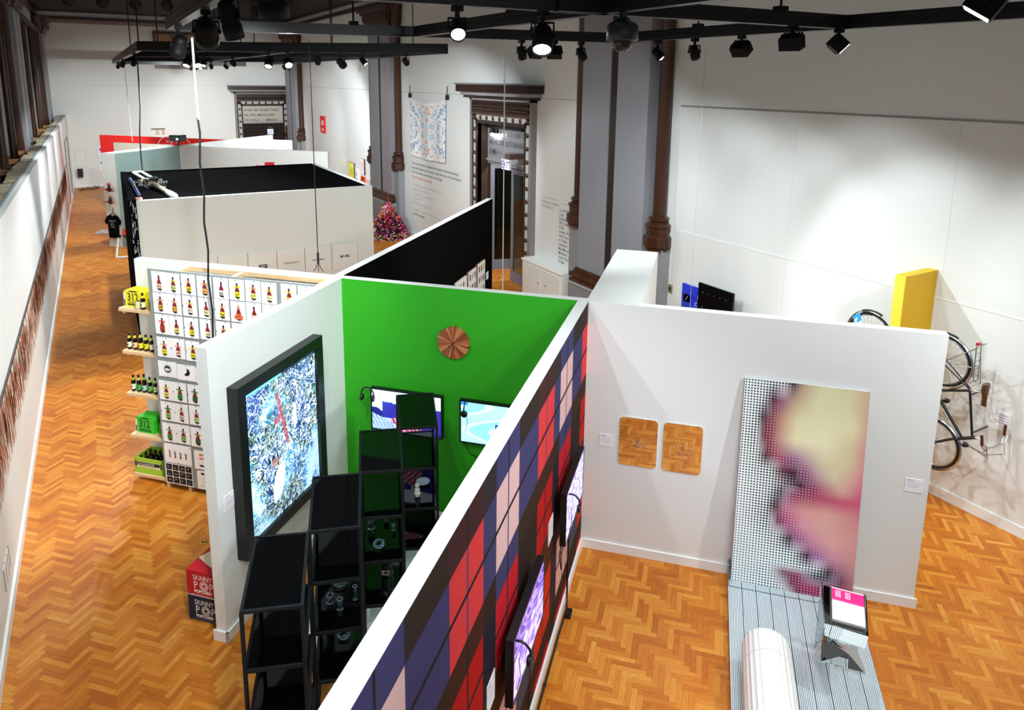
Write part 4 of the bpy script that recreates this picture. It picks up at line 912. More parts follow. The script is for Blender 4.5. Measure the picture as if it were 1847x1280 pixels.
t = Thing('metal_deck', 'low platform of ribbed grey metal boards under the fluted column', 'platform', (1.13, 6.2, 0))
U0, U1, V0, V1, ZD = .475, 1.785, 4.6, 7.50, .10
nb = 9; bw = (U1-U0)/nb
for k in range(nb):
    m = MB('deckmetal'); a = U0+k*bw; e = a+bw-.006
    prof = []; nr = 9; rw = (e-a)/nr
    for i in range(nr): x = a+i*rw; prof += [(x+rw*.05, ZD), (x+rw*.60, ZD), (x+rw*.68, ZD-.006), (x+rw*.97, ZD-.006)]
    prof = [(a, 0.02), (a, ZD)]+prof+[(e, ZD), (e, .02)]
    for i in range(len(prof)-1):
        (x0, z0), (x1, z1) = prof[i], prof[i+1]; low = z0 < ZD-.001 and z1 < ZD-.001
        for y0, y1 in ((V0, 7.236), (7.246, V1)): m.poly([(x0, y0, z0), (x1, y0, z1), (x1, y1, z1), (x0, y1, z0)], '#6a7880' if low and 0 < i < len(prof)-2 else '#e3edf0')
    m.poly([(a, V1, .02), (e, V1, .02), (e, V1, ZD-.004), (a, V1, ZD-.004)], '#a9b4b8'); m.poly([(a, V0, .02), (e, V0, .02), (e, V0, ZD-.004), (a, V0, ZD-.004)], '#a9b4b8')
    t.part('board', m)
m = MB('matt', '#15181a'); m.box(U0+.02, U1-.02, V0+.02, V1-.02, 0, ZD-.012); t.part('underframe', m)
m = MB('metal', '#9aa3a8'); m.box(U0, .500, 7.50, 7.59, 0, .18); m.box(U0, U0+.012, 7.25, 7.5, .1, .17); t.part('end_strip', m)

# fluted column lying on the deck
t = Thing('fluted_column', 'white fluted column lying on its side on the metal deck', 'column', (.775, 5.6, ZD))
def flutes(v0, v1, r0, r1):
    m = MB('satin', '#e6e4de'); n = 26; vs = []; fs = []; cu, cz = .775, ZD+.228; seg = 6; st = 6
    for i, (v_, r_) in enumerate([(v0+(v1-v0)*k/seg, r0+(r1-r0)*k/seg) for k in range(seg+1)]):
        for k in range(n*st):
            a = 2*pi*k/(n*st); ph = (k % st)/st; r = r_-.006*sin(pi*ph)
            vs.append((cu+r*cos(a), v_, cz+r*sin(a)))
    N_ = n*st
    for i in range(seg):
        for k in range(N_): fs.append([i*N_+k, (i+1)*N_+k, (i+1)*N_+(k+1) % N_, i*N_+(k+1) % N_])
    m.add(vs, fs, None, None, False); m.add(vs[:N_], [list(range(N_))]); m.add(vs[-N_:], [list(range(N_))[::-1]]); return m
t.part('drum', flutes(5.905, 6.16, .215, .212)); t.part('shaft', flutes(4.3, 5.895, .224, .217))
m = MB('satin', '#d6d4cd'); m.cyl((.775, 5.89, ZD+.228), (.775, 5.91, ZD+.228), .205, n=40); t.part('joint', m)

# polished leaflet stand
t = Thing('leaflet_stand', 'crumpled mirror steel stand on the deck holding a tray of leaflets', 'stand', (1.42, 6.4, ZD))
m = MB('mirror', '#d9dad8')
m.prism([(1.30, 6.40, ZD), (1.50, 6.37, ZD), (1.68, 6.36, ZD), (1.66, 6.69, ZD), (1.335, 6.67, ZD)], (0, 0, .012))
pk = [(1.30, 6.40, ZD+.012), (1.67, 6.37, ZD+.012), (1.55, 6.49, ZD+.075), (1.42, 6.52, ZD+.12), (1.31, 6.52, ZD+.14), (1.33, 6.62, ZD+.10), (1.47, 6.60, ZD+.05)]
m.add(pk, [[0, 3, 4], [0, 1, 2], [0, 2, 3], [2, 1, 6], [3, 2, 6], [3, 6, 5], [4, 3, 5]]); t.part('foot_plate', m)
m = MB('mirror', '#d9dad8'); random.seed(2); g_ = []
for j in range(9):
    for i in range(5):
        z = ZD+.1+j*.075; x = 1.315+i*.045*(1 if j < 3 else .55); g_.append((x+random.uniform(-.012, .012), 6.53+.03*sin(j*1.3+i)+random.uniform(-.012, .012), z))
m.add(g_, [[j*5+i, j*5+i+1, (j+1)*5+i+1, (j+1)*5+i] for j in range(8) for i in range(4)], None, None, True); t.part('neck', m)
m = MB('mirror', '#d9dad8')
A = dict(tl=(1.255, 6.42, .90), tr=(1.612, 6.38, .90), br=(1.565, 5.98, .80), bl=(1.225, 6.04, .80), Bl=(1.235, 6.05, .67), Br=(1.558, 6.0, .66), Tl=(1.26, 6.40, .66), Tr=(1.60, 6.37, .66))
m.add([A[k] for k in ('bl', 'br', 'tr', 'tl', 'Bl', 'Br', 'Tr', 'Tl')], [[0, 1, 2, 3], [4, 5, 1, 0], [5, 6, 2, 1], [6, 7, 3, 2], [7, 4, 0, 3], [7, 6, 5, 4]]); bxp = t.part('box', m)
m = MB('mirror', '#8f979c'); m.prism([(1.235, 6.43, .22), (1.235, 6.43, .93), (1.225, 6.03, .83), (1.25, 6.2, .50)], (.006, 0, 0)); t.part('side_fin', m)
# leaflets in a clear tray
o_, rx, uy = Vector((1.285, 6.06, .822)), Vector((.262, -.035, 0)), Vector((.035, .33, .078)); nn = rx.cross(uy).normalized()
m = MB('acrylic', '#ffffff'); k = nn*.035
m.prism([o_-rx*.04-uy*.03, o_+rx*1.04-uy*.03, o_+rx*1.04+uy*1.04, o_-rx*.04+uy*1.04], nn*.004); m.prism([o_-rx*.04-uy*.03, o_+rx*1.04-uy*.03, o_+rx*1.04-uy*.015, o_-rx*.04-uy*.015], k)
for e in (-.04, 1.025): m.prism([o_+rx*e-uy*.03, o_+rx*(e+.015)-uy*.03, o_+rx*(e+.015)+uy*1.04, o_+rx*e+uy*1.04], k)
solo('leaflet_tray', m, 'clear acrylic tray on top of the mirror steel stand', 'tray', tuple(o_))
m = MB('paper', '#f4f2f4'); q = nn*.006
m.prism([o_+q, o_+rx+q, o_+rx+uy+q, o_+uy+q], nn*.02)
f = Face(m, o_+q+nn*.02, rx, uy); Lx, Ly = rx.length, uy.length
f.rect(0, Ly*.62, Lx, Ly*.97, '#e5187c'); f.L = 2
f.rect(0, Ly*.60, Lx, Ly*.64, '#ef5aa0')
for i in range(6):
    x = Lx*(.12+.06*i+(.12 if i > 2 else 0)); 
    for j in range(4): f.rect(x, Ly*(.72+.055*j), x+Lx*.035, Ly*(.755+.055*j), '#ffffff')
f.text('.', Lx*.46, Ly*.74, .06, '#ffffff'); f.text('mas', Lx*.15, Ly*.28, .02, '#d8c4cc')
solo('leaflet_stack', m, 'stack of white leaflets with a magenta head in the clear tray', 'leaflets', tuple(o_))
m = MB('paper', '#e9f2f4'); m.prism([(1.30, 5.36, ZD+.002), (1.60, 5.33, ZD+.002), (1.62, 5.63, ZD+.002), (1.33, 5.66, ZD+.002)], (0, 0, .006)); solo('paper_sheet', m, 'pale sheet lying on the metal deck at the bottom edge of the picture', 'sheet', (1.45, 5.5, ZD))

# =================================================================== BOTTLE WALL
m = MB('satin', '#8f9896'); m.box(-6.83, -4.42, 7.206, 7.216, .07, 3.06); 
bb = Thing('print_board', 'tall grey board carrying the rows of bottle prints', 'display board', (-5.6, 7.2, 0)); bb.part('sheet', m)
m = MB('palewood'); 
for u in (-6.82, -6.47, -5.64, -4.50): m.box(u, u+.04, 7.217, 7.255, 0, 3.0, mat='palewood')
for u in (-6.47, -4.46): m.box(u, u+.04, 7.255, 7.55, 2.99, 3.035, mat='palewood')
m.box(-6.47, -4.42, 7.50, 7.545, 2.99, 3.045, mat='palewood'); m.box(-6.83, -4.42, 7.217, 7.255, 2.99, 3.03, mat='palewood'); m.box(-5.66, -5.60, 7.255, 7.5, 2.99, 3.035, mat='palewood')
bb.part('frame', m)
def bottle_print(u, z, glass, lab, band=None, dot=None, W_=.213, H_=.272, kind=0, seed=0):
    rnd = random.Random(seed*7+3); m = MB('paper'); tw = rnd.uniform(-.004, .004)
    f = slab(m, (u, 7.192+tw, z-H_), (1, 0, 0), UP, W_, H_, .0015, '#f2f3f4'); cx = W_*.52; sc = H_/.272; P0_ = f.p; f.p = lambda x, y, l=None: P0_(cx+(x-cx)*1.28, y, l)
    if kind == 0:
        y0 = .030*sc
        f.L = 1; f.disc(cx+.004, y0+.002, .022, '#15110f', 10, .010); 
        body = [(cx-.026, y0+.004), (cx+.026, y0+.004), (cx+.027, y0+.075), (cx+.022, y0+.105), (cx+.011, y0+.135), (cx+.009, y0+.172), (cx-.009, y0+.172), (cx-.011, y0+.135), (cx-.022, y0+.105), (cx-.027, y0+.075)]
        f.shape(body, '#241210'); f.L = 2
        f.shape([(cx-.021, y0+.078), (cx+.021, y0+.078), (cx+.019, y0+.105), (cx+.009, y0+.130), (cx+.008, y0+.16), (cx-.008, y0+.16), (cx-.009, y0+.130), (cx-.019, y0+.105)], glass)
        f.rect(cx-.010, y0+.172, cx+.010, y0+.190, '#1a1414'); f.L = 3
        f.shape([(cx-.031, y0+.020), (cx+.029, y0+.016), (cx+.032, y0+.078), (cx-.029, y0+.082)], lab)
        for i in range(4): x = cx-.022+i*.012; f.L = 4; f.rect(x, y0+.035+rnd.uniform(-.008, .008), x+.007, y0+.060+rnd.uniform(-.008, .01), rnd.choice(['#1c1a18', '#3a3424', '#7a6a2a', '#22301c']))
        if band: f.L = 4; f.shape([(cx-.040, y0+.136), (cx+.040, y0+.130), (cx+.038, y0+.152), (cx-.038, y0+.156)], band); f.L = 5; f.rect(cx-.005, y0+.138, cx+.006, y0+.152, '#2a1a14')
        if dot: f.disc(.030, y0+.105, .009, dot, 10); f.L = 6; f.disc(.030, y0+.105, .004, '#f2f3f4', 8)
    f.p = P0_; f.L = 7; f.disc(W_*.5+rnd.uniform(-.02, .05), H_-.012, .007, '#111'); f.disc(W_*.5+rnd.uniform(-.02, .03), .012, .006, '#111')
    return m, f
Yl, Or, Gn = '#e8dc1c', '#f0b050', '#2f9e3a'
Q = ['top row', 'second row', 'third row', 'fourth row', 'fifth row', 'sixth row', 'seventh row', 'eighth row']
ordn = ['leftmost', 'second from left', 'third from left', 'fourth from left', 'fifth from left', 'sixth from left', 'seventh from left', 'eighth from left', 'ninth from left', 'tenth from left']
US = [-6.76, -6.545, -6.315, -6.075, -5.835, -5.605, -5.38, -5.152, -4.878, -4.648]
cn = {'#f4c8b8': 'pale pink', '#c8d890': 'pale green', Yl: 'yellow', Or: 'orange', '#e8e070': 'light yellow', '#f2f3f4': 'white', '#f0dc30': 'bright yellow', '#e8b048': 'amber', '#c83018': 'red and black', '#efe7b0': 'cream', Gn: 'green', '#1f5c28': 'dark green', '#8fc060': 'leaf green', '#ddd6c0': 'off-white', '#e86a3c': 'coral'}
rows_ = [(3.042, [('#f4c8b8', None, '#e88a70'), ('#c8d890', '#f4e070', None), ('#f0dc30', '#f4d0a0', '#3a66c8'), (Or, Or, None), ('#f2f3f4', None, None), (Yl, Yl, '#e89040'), ('#e8e070', '#f0b060', '#c8b820'), ('#efe7b0', '#f4c860', None), ('#e8e070', '#e8dc50', '#e8b040'), ('#c8d890', '#e8dc80', None)]),
         (2.762, [('#e8b048', '#f0a880', '#d8a830'), (Or, '#f4c0a0', '#e8a080'), ('#ddd6c0', '#f0dc80', '#111111'), ('#efe7b0', None, '#e8e070'), ('#f0dc30', '#f4c8a8', '#222222'), ('#e86a3c', None, None), ('#f4c8b8', None, None), ('#e8e070', None, None)]),
         (2.475, [('#c83018', '#e85040', None), ('#e8e070', None, '#e8d860'), (Yl, '#d8d0c0', '#222222'), ('#efe7b0', None, None), ('#f4c8b8', '#f0e0a0', '#333333'), (Or, None, None)]),
         (2.165, [(Yl, '#f4b890', '#333333'), ('#f4c8b8', '#f4b0a8', '#111111'), ('#f0dc30', Yl, '#e8a080')]),
         (1.565, [('#e8e070', '#d8e040', None), (Gn, Gn, '#222222'), ('#1f5c28', Gn, '#1f5c28')]),
         (1.272, [('#8fc060', Gn, '#333333'), ('#ddd6c0', '#ddd6c0', '#8a8a50'), ('#c8d890', '#d0d8e0', None)]),
         (.968, [(Gn, '#60c0a0', None), ('#8fc060', '#a0d8c0', '#222222'), ('#1f5c28', '#8fb030', '#333333')])]
sd = 0
for ri, (z, L_) in enumerate(rows_):
    for ci, (lab, band, dot) in enumerate(L_):
        sd += 1; u = US[ci]-(.02 if ri > 3 else 0)+ri*-.002; gl = '#8c1018' if not (ri == 0 and ci == 9) else '#6a1a10'
        m, f = bottle_print(u, z-random.uniform(0, .006), gl, lab, band, dot, seed=sd)
        if ri == 1 and ci == 5: f.L = 4; f.rect(.05, .04, .17, .09, '#e86a3c'); f.disc(.11, .2, .018, '#e8a050')
        if (ri, ci) in ((0, 2), (0, 4), (1, 4)): f.L = 6; f.text('312', .088, .052, .032, '#16140f', bold=.0006)
        nm = cn.get(lab, 'coloured'); rw = ri if ri < 4 else ri+1
        solo('bottle_print', m, 'print of an amber bottle with %s label, %s in the %s' % (nm, ordn[ci], Q[rw]), 'print', (u, 7.192, z-.272), True, 'letter size prints of beer bottles')
def sheet(name, label, u, z, W_, H_, cat='print'):
    m = MB('paper'); f = slab(m, (u, 7.194, z-H_), (1, 0, 0), UP, W_, H_, .0015, '#f1f2f2'); return m, f, lambda: solo(name, m, label, cat, (u, 7.194, z-H_))
m, f, fin = sheet('logo_print', 'sheet with a round black badge showing a white goose head', -6.775, 1.835, .285, .215)
f.L = 1; f.disc(.145, .11, .056, '#17181a', 24); f.L = 2; f.ring(.145, .11, .043, .046, '#f1f2f2'); f.shape([(.10, .10), (.115, .118), (.14, .12), (.165, .112), (.185, .12), (.18, .10), (.16, .088), (.125, .085)], '#f1f2f2'); f.text('GOOSE', .125, .152, .012, '#f1f2f2'); f.L = 3; f.disc(.145, .205, .007, '#111'); f.disc(.145, .01, .006, '#111'); fin()
m, f, fin = sheet('logo_print', 'sheet with a black half round goose head mark', -6.485, 1.82, .285, .215)
f.L = 1; f.ring(.145, .115, .022, .052, '#17181a', 24, -2.4, 1.5); f.disc(.165, .105, .030, '#17181a'); f.L = 2; f.disc(.130, .125, .020, '#f1f2f2'); f.L = 3; f.disc(.145, .205, .007, '#111'); f.disc(.145, .01, .006, '#111'); fin()
m, f, fin = sheet('logo_print', 'sheet partly hidden right of the black half round mark', -6.195, 1.81, .24, .215); f.disc(.12, .11, .04, '#17181a'); fin()
m, f, fin = sheet('tap_handle_print', 'wide sheet with four small tap handle drawings in a line', -6.795, .668, .43, .275)
for i, c in enumerate(('#c85048', '#b04060', '#3a3a3a', '#c83a30')):
    x = .085+i*.085; f.L = 1; f.ring(x, .165-.012*i*.5, .009, .018, '#17181a', 14); f.rect(x-.011, .075, x+.012, .145, '#18161a'); f.L = 2; f.rect(x-.009, .085, x+.009, .11, c); f.rect(x-.006, .12, x+.008, .128, '#f1f2f2')
for x, y_ in ((.012, .26), (.415, .25), (.21, .012)): f.disc(x, y_, .007, '#111')
fin()
m, f, fin = sheet('icon_print', 'sheet of twelve black squares with small white marks', -6.80, .382, .43, .295)
for i in range(4):
    for j in range(3):
        x, y_ = .012+i*.104, .012+j*.094; f.L = 1; f.rect(x, y_, x+.095, y_+.085, '#121214'); f.L = 2
        k = (i*5+j*3) % 4; f.ring(x+.047, y_+.042, .013, .019, '#e4e4e0', 12, k, k+2.2) if k else f.disc(x+.047, y_+.042, .017, '#c8b48a', 9, .009)
fin()
m, f, fin = sheet('ribbon_print', 'sheet with four coloured ribbon labels, at the right end of the lower rows', -6.325, .64, .3, .27)
for i, c in enumerate(('#17181a', '#8a8a80', '#e86a58', '#b08a30')): f.L = 1; f.rect(.08, .04+.052*i, .26, .066+.052*i, c) if i != 1 else f.disc(.17, .1, .014, '#6a6a60')
f.disc(.012, .26, .007, '#111'); fin()
m, f, fin = sheet('sketch_print', 'sheet with a black diamond mark and faint drawings, lowest at the right', -6.30, .352, .3, .27)
f.L = 1; f.shape([(.05, .225), (.09, .245), (.13, .225), (.09, .205)], '#1a1a1c'); f.rect(.06, .15, .13, .154, '#999'); f.ring(.1, .11, .012, .015, '#999'); f.text('ABC', .05, .04, .03, '#555'); f.disc(.012, .26, .007, '#111'); fin()

GS = 'wooden shelves of the bottle wall'
sh_lab = ['highest pale wooden shelf holding the yellow bottle carton', 'pale wooden shelf holding bottles with yellow labels', 'pale wooden shelf holding bottles with green labels', 'pale wooden shelf holding the green bottle carton', 'lowest pale wooden shelf holding the green crate']
SZ = [2.47, 1.878, 1.279, .674, .099]
for z, lab in zip(SZ, sh_lab):
    t = Thing('wooden_shelf', lab, 'shelf', (-7.1, 7.4, z), True, GS)
    m = MB('palewood'); m.box(-7.39, -6.80, 7.25, 7.592, z-.045, z, mat='palewood', bev=.003); t.part('shelf_board', m)
    if z > .2:
        m = MB('palewood'); m.box(-7.34, -7.31, 7.27, 7.592, z-.075, z-.045, '#7a5a38', mat='palewood'); t.part('bracket', m)
def bottle(x, y, z, lab, neck, bodyc, label, group='beer bottles on the wooden shelves', h=.228, glassc='#160b06'):
    t = Thing('beer_bottle', label, 'bottle', (x, y, z), True, group); k = h/.228
    m = MB('gloss', glassc); m.lathe([(.026, 0), (.0305, .005), (.0305, .125*k), (.027, .142*k), (.0165, .165*k), (.0135, .180*k), (.0135, .212*k)], (x, y, z), 16, caps=True); t.part('glass_body', m)
    m = MB('satin', '#101012'); m.lathe([(.0150, .210*k), (.0155, .217*k), (.0135, .226*k), (0, .227*k)], (x, y, z), 12, caps=False); t.part('cap', m)
    m = MB('paper', neck); m.lathe([(.0205, .158*k), (.0150, .174*k), (.0143, .190*k)], (x, y, z), 14, caps=False); t.part('neck_label', m)
    m = MB('paper', bodyc); n = 16
    for kk in range(n):
        a, b_ = 2*pi*kk/n, 2*pi*(kk+1)/n; f_ = lambda q, zz: (x+.0312*cos(q), y+.0312*sin(q), z+zz)
        m.poly([f_(a, .035), f_(b_, .035), f_(b_, .105), f_(a, .105)], bodyc)
    f = Face(m, (x-.016, y-.0325, z+.05), R_G, UP); 
    if lab: f.text(lab, 0, 0, .02, '#161412', bold=.0004)
    else: f.disc(.016, .02, .012, '#2a2a1c', 8)
    t.part('body_label', m); return t
bx0 = [-7.335, -7.245, -7.155, -7.065, -6.975, -6.885]
for i, (x, n_, b_, l, d) in enumerate(zip(bx0, ['#e8dc1c', '#e8d850', '#e8dc1c', '#e8dc1c', '#f0e060', '#c8b040'], ['#ece4c8', '#e8b8a0', '#e8dc1c', '#e8dc1c', '#f0eedc', '#d8c890'], ['', '', '', '', '312', ''], ['cream', 'pinkish', 'solid yellow', 'bright yellow', 'white numbered', 'straw'])):
    hh = (.228, .240, .262, .228, .228, .228)[i]
    bottle(x, 7.33, SZ[1], l, n_, b_, 'dark bottle with %s label, %s on the second shelf from the top' % (d, ordn[i]), h=hh)
for i, (x, n_, b_, d) in enumerate(zip(bx0, ['#9adb28', '#c8d8a0', '#6ac04a', '#8fd040', '#a8e058', '#e0e080'], ['#e6eee0', '#3aa838', '#a8c8c0', '#5fae4c', '#d0e0a0', '#e8e49c'], ['white', 'deep green', 'grey blue', 'mid green', 'pale lime', 'cream'])):
    hh = (.228, .240, .262, .228, .228, .228)[i]
    bottle(x, 7.33, SZ[2], '', n_, b_, 'dark bottle with %s label, %s on the third shelf from the top' % (d, ordn[i]), h=hh)
def carton(z, c, c2, lab, cat='carton'):
    t = Thing('bottle_carton', lab, cat, (-7.2, 7.4, z), True, 'six bottle cartons printed 312')
    m = MB('paper'); x0, x1, y0, y1, h = -7.365, -7.06, 7.33, 7.52, .225
    m.prism([(x0, y0, z), (x1, y0, z), (x1, y0, z+h*.86), (x1-.03, y0, z+h), (x0+.03, y0, z+h), (x0, y0, z+h*.86)], (0, y1-y0, 0), c)
    f = Face(m, (x0, y0, z), R_G, UP); f.rect(.0, 0, .03, h*.84, '#e8e8e0'); f.L = 2; f.rect(.006, .012, .024, .1, '#2a2416'); f.text('312', .06, .085, .15, '#12120e', bold=.0025, sx=.80); f.rect(.07, .062, .25, .072, c2); f.rect(.06, .02, .25, .05, c2); f.shape([(.08, .222), (.11, .205), (.21, .205), (.24, .222)][::-1], '#14140e')
    t.part('printed_box', m)
    m = MB('paper', c); q = [(-6.99, 7.34, z), (-6.86, 7.40, z), (-6.86, 7.40, z+.12), (-6.99, 7.34, z+.14)]
    m.prism(q, (-.05, .10, 0)); f = Face(m, (-6.99, 7.34, z), (.13, .06, 0), UP)
    for i in range(4): f.rect(.015+.03*i, .02, .033+.03*i, .09, c2)
    t.part('open_carrier', m)
carton(SZ[0], '#eee21c', '#5a5616', 'bright yellow bottle carton printed 312 on the highest wooden shelf'); carton(SZ[3], '#35c828', '#14641a', 'bright green bottle carton printed 312 on the fourth wooden shelf')
for z, s_, nc in ((SZ[0], 'yellow', '#e8dc1c'), (SZ[3], 'green', '#9adb28')):
    for i, (x, y, dz) in enumerate([(-6.99, 7.42, .03), (-6.92, 7.44, .03), (-6.97, 7.49, .03)]):
        bottle(x, y, z+dz, '', nc, '#c8c890' if s_ == 'yellow' else '#5fae4c', '%s bottle in the open carrier beside the %s carton' % (['front', 'right', 'rear'][i], s_), 'bottles standing in carriers')
m = MB('paper', '#d8d6b0'); m.cyl((-7.10, 7.285, SZ[0]), (-7.10, 7.285, SZ[0]+.12), .031, n=16, col='#c8cac0', mat='metal'); m.cyl((-7.10, 7.285, SZ[0]+.012), (-7.10, 7.285, SZ[0]+.105), .0316, n=16, col='#cfd09a', mat='paper'); solo('drink_can', m, 'pale drink can standing between the yellow carton and a bottle', 'can', (-7.10, 7.285, SZ[0]))
bottle(-7.02, 7.29, SZ[0], '', '#e8dc1c', '#ece4b0', 'single bottle in front of the yellow carton on the highest shelf')
t = Thing('bottle_crate', 'yellow green cardboard crate of dark bottles on the lowest wooden shelf', 'crate', (-7.15, 7.4, SZ[4]))
m = MB('paper', '#9ccc2c'); a0, a1, b0, b1, z = -7.375, -6.93, 7.27, 7.57, SZ[4]; h = .23
m.box(a0, a1, b0, b0+.008, z, z+h); m.box(a0, a1, b1-.008, b1, z, z+h); m.box(a0, a0+.008, b0, b1, z, z+h); m.box(a1-.008, a1, b0, b1, z, z+h); m.box(a0, a1, b0, b1, z, z+.006)
f = Face(m, (a0, b0, z), R_G, UP); f.rect(.03, .09, .415, .175, '#e8e8d0'); f.L = 2; f.rect(.035, .12, .41, .17, '#1a1c14'); f.rect(0, .10, .03, .18, '#2a2e14'); f.rect(.415, .10, .445, .18, '#2a2e14'); f.L = 3; f.text('14 ILLINOIS', .045, .13, .045, '#d8d8c0', bold=.0006, sx=1.2); f.rect(.06, .10, .35, .105, '#555')
t.part('cardboard_crate', m)
for i in range(5):
    for j in range(3):
        bottle(a0+.055+i*.083, b0+.06+j*.085, z+.008, '', '#2a2a1e', '#3a3c2c', 'dark bottle in the crate, %s in the %s rank' % (['first', 'second', 'third', 'fourth', 'fifth'][i], ['front', 'middle', 'rear'][j]), 'bottles in the yellow green crate', glassc='#0c0a08')

# popcorn boxes beside the wall end
for i, (z, c, lab) in enumerate(((0, '#141a34', 'dark blue popcorn box standing on the floor under the red one'), (.285, '#b8121c', 'red popcorn box on top of the dark blue one'))):
    t = Thing('popcorn_box', lab, 'box', (-4.64, 5.5, z), True, 'two stacked popcorn boxes')
    m = MB('paper', c); m.box(-4.86, -4.445, 5.29, 5.72, z, z+.283, '#14182c' if i == 0 else '#d01a2c'); m.box(-4.8598, -4.4452, 5.2895, 5.30, z, z+.2825, c); t.part('carton', m)
    m = MB('paper'); f = Face(m, (-4.86, 5.289, z), R_G, UP); f.L = 1; cc = '#e8e4dc'
    f.text('SKiNNY', .075, .185, .082, cc, sx=.80); f.text('P', .08, .085, .125, cc, sx=.8); f.text('P', .265, .085, .125, cc, sx=.8)
    f.ring(.205, .128, .022, .033, cc); f.ring(.205, .128, .040, .044, cc); f.ring(.205, .128, .049, .053, cc)
    if i: f.disc(.205, .128, .012, '#e0483a')
    f.text('POPCORN', .085, .042, .046, cc, bold=.0022, sx=.95)
    f.text('NO ARTIFICIAL ANYTHING' if i == 0 else 'ALL NATURAL POPCORN', .05, .012, .018, '#8f98b0' if i == 0 else '#e0a8a8', sx=1.2)
    if i: f.mb.box(-4.86, -4.445, 5.288, 5.2895, z, z+.008, '#d8d4d4')
    t.part('printing', m)
m = MB('paper', '#ece6c4'); o_ = Vector((-4.85, 5.47, .572)); r_, u_ = Vector((.22, -.10, 0)), Vector((.09, .20, 0)); m.prism([o_, o_+r_, o_+r_+u_, o_+u_], (0, 0, .008))
f = Face(m, o_+Vector((0, 0, .008)), r_, u_)
for i in range(14): random.seed(i); f.disc(random.uniform(.03, .2), random.uniform(.1, .24), random.uniform(.003, .010), random.choice(['#5a5230', '#8a7a3a', '#3a3a34', '#b8a860']), 6)
solo('booklet', m, 'cream booklet with dark specks lying on the red popcorn box', 'booklet', tuple(o_))
q = Vector((-5.52, 7.03, 0))

# =================================================================== AROUND THE BLACK BOX, TEXT WALLS, FAR HALL
m = MB('metal', '#c9a448'); m.lathe([(.045, 0), (.046, .006), (.03, .012), (.018, .004), (.016, 0)], (-5.553, 6.36, 0), 24, caps=False); m.lathe([(0, .003), (.016, .003)], (-5.553, 6.36, 0), 16, '#3a2a12', caps=False)
solo('floor_outlet', m, 'round brass floor outlet in the parquet beyond the popcorn boxes', 'outlet', (-5.553, 6.36, 0))
GL = 'square logo panels on the black box gallery'
for i, (x, s, lab) in enumerate(((1.39, '', 'blank square panel farthest left in the row on the white box front'), (1.995, '', 'blank square panel second from left in the row on the white box front'), (2.60, '1871', 'square panel printed 1871 on a black block'), (3.205, 'CHICAGO BOOTH 12', 'square panel with one small line of capitals, right of the 1871 panel'), (3.81, 'WOODSMITH', 'square panel behind the frayed wire end'), (4.425, 'MNML', 'square panel printed MNML, farthest right in the row'))):
    m = MB('paper'); f = slab(m, (x, 15.672, 1.17), (1, 0, 0), UP, .595, .60, .025, '#dbe0da')
    f.rect(.588, 0, .595, .6, '#9a9a96')
    if s == '1871': f.rect(.21, .20, .385, .31, '#16171a'); f.L = 2; f.text(s, .222, .222, .10, '#e2e2dc', sx=.74, bold=.001)
    elif s: f.text(s, .30, .26, .052 if len(s) > 5 else .10, '#16171a', align='CENTER', bold=.0015 if len(s) > 5 else .0002, sx=.62 if len(s) > 10 else .85)
    solo('logo_poster', m, lab, 'panel', (x, 15.672, 1.17), False, GL)
t = Thing('equipment_bundle', 'tangle of white brackets, cables and a pale lamp on the black drape', 'equipment', (.95, 17.6, 2.98), False)
m = MB('satin', '#d8dad4'); z = 3.02
m.tube([(.72, 19.9, 3.12), (.90, 18.6, 3.10)], .035, 6); m.tube([(.90, 20.0, 3.12), (1.08, 18.7, 3.10)], .035, 6); m.tube([(.72, 19.9, 3.12), (.90, 20.0, 3.12)], .035, 6); m.tube([(.90, 18.6, 3.10), (1.08, 18.7, 3.10)], .03, 6); t.part('white_bracket', m)
m = MB('satin', '#b8b49a'); m.cyl((1.02, 17.8, 3.10), (1.22, 16.4, 3.06), .045, .06, 10); t.part('lamp_arm', m)
m = MB('satin', '#cfe0e6'); m.cyl((1.22, 16.45, 3.05), (1.27, 15.95, 3.05), .075, .085, 10); m.ball((1.275, 15.93, 3.05), .08, 10, '#e6eeee'); t.part('lamp_head', m)
random.seed(12); m = MB('satin', '#1a1c20')
for i in range(26):
    p = Vector((1.0+random.gauss(0, .16), 18.1+random.gauss(0, .45), 3.05)); pts = [p]
    for k in range(6): p = p+Vector((random.uniform(-.09, .09), random.uniform(-.25, .25), 0)); p.z = 3.02+random.uniform(0, .10); pts.append(p.copy())
    m.tube(pts, .010, 5, random.choice(['#1a1c20', '#1a1c20', '#c8c8c0', '#d0a060', '#8a8e90', '#e0ded0']))
t.part('cables', m)
m = MB('satin', '#0e1014'); m.box(.98, 1.16, 18.25, 18.6, 3.0, 3.16); m.box(1.18, 1.25, 18.35, 18.5, 3.03, 3.11, '#dfe4e4'); t.part('connector_box', m)
m = MB('satin', '#14296e'); m.tube([(.60, 18.9, 3.10), (.63, 17.6, 3.08), (.66, 16.2, 3.06)], .035, 8); solo('blue_strap', m, 'blue strap lying along the left edge of the black drape', 'strap', (.6, 17.6, 3.05), False)
m = MB('satin', '#e8c0b0'); m.cyl((.63, 15.78, 3.05), (.63, 15.78, 3.10), .06, n=12); m.cyl((.63, 15.78, 3.10), (.63, 15.78, 3.12), .03, n=10, col='#b01c20'); solo('tape_roll', m, 'small pale ring with a red centre on the left front corner of the black box', 'tape roll', (.63, 15.78, 3.05), False)

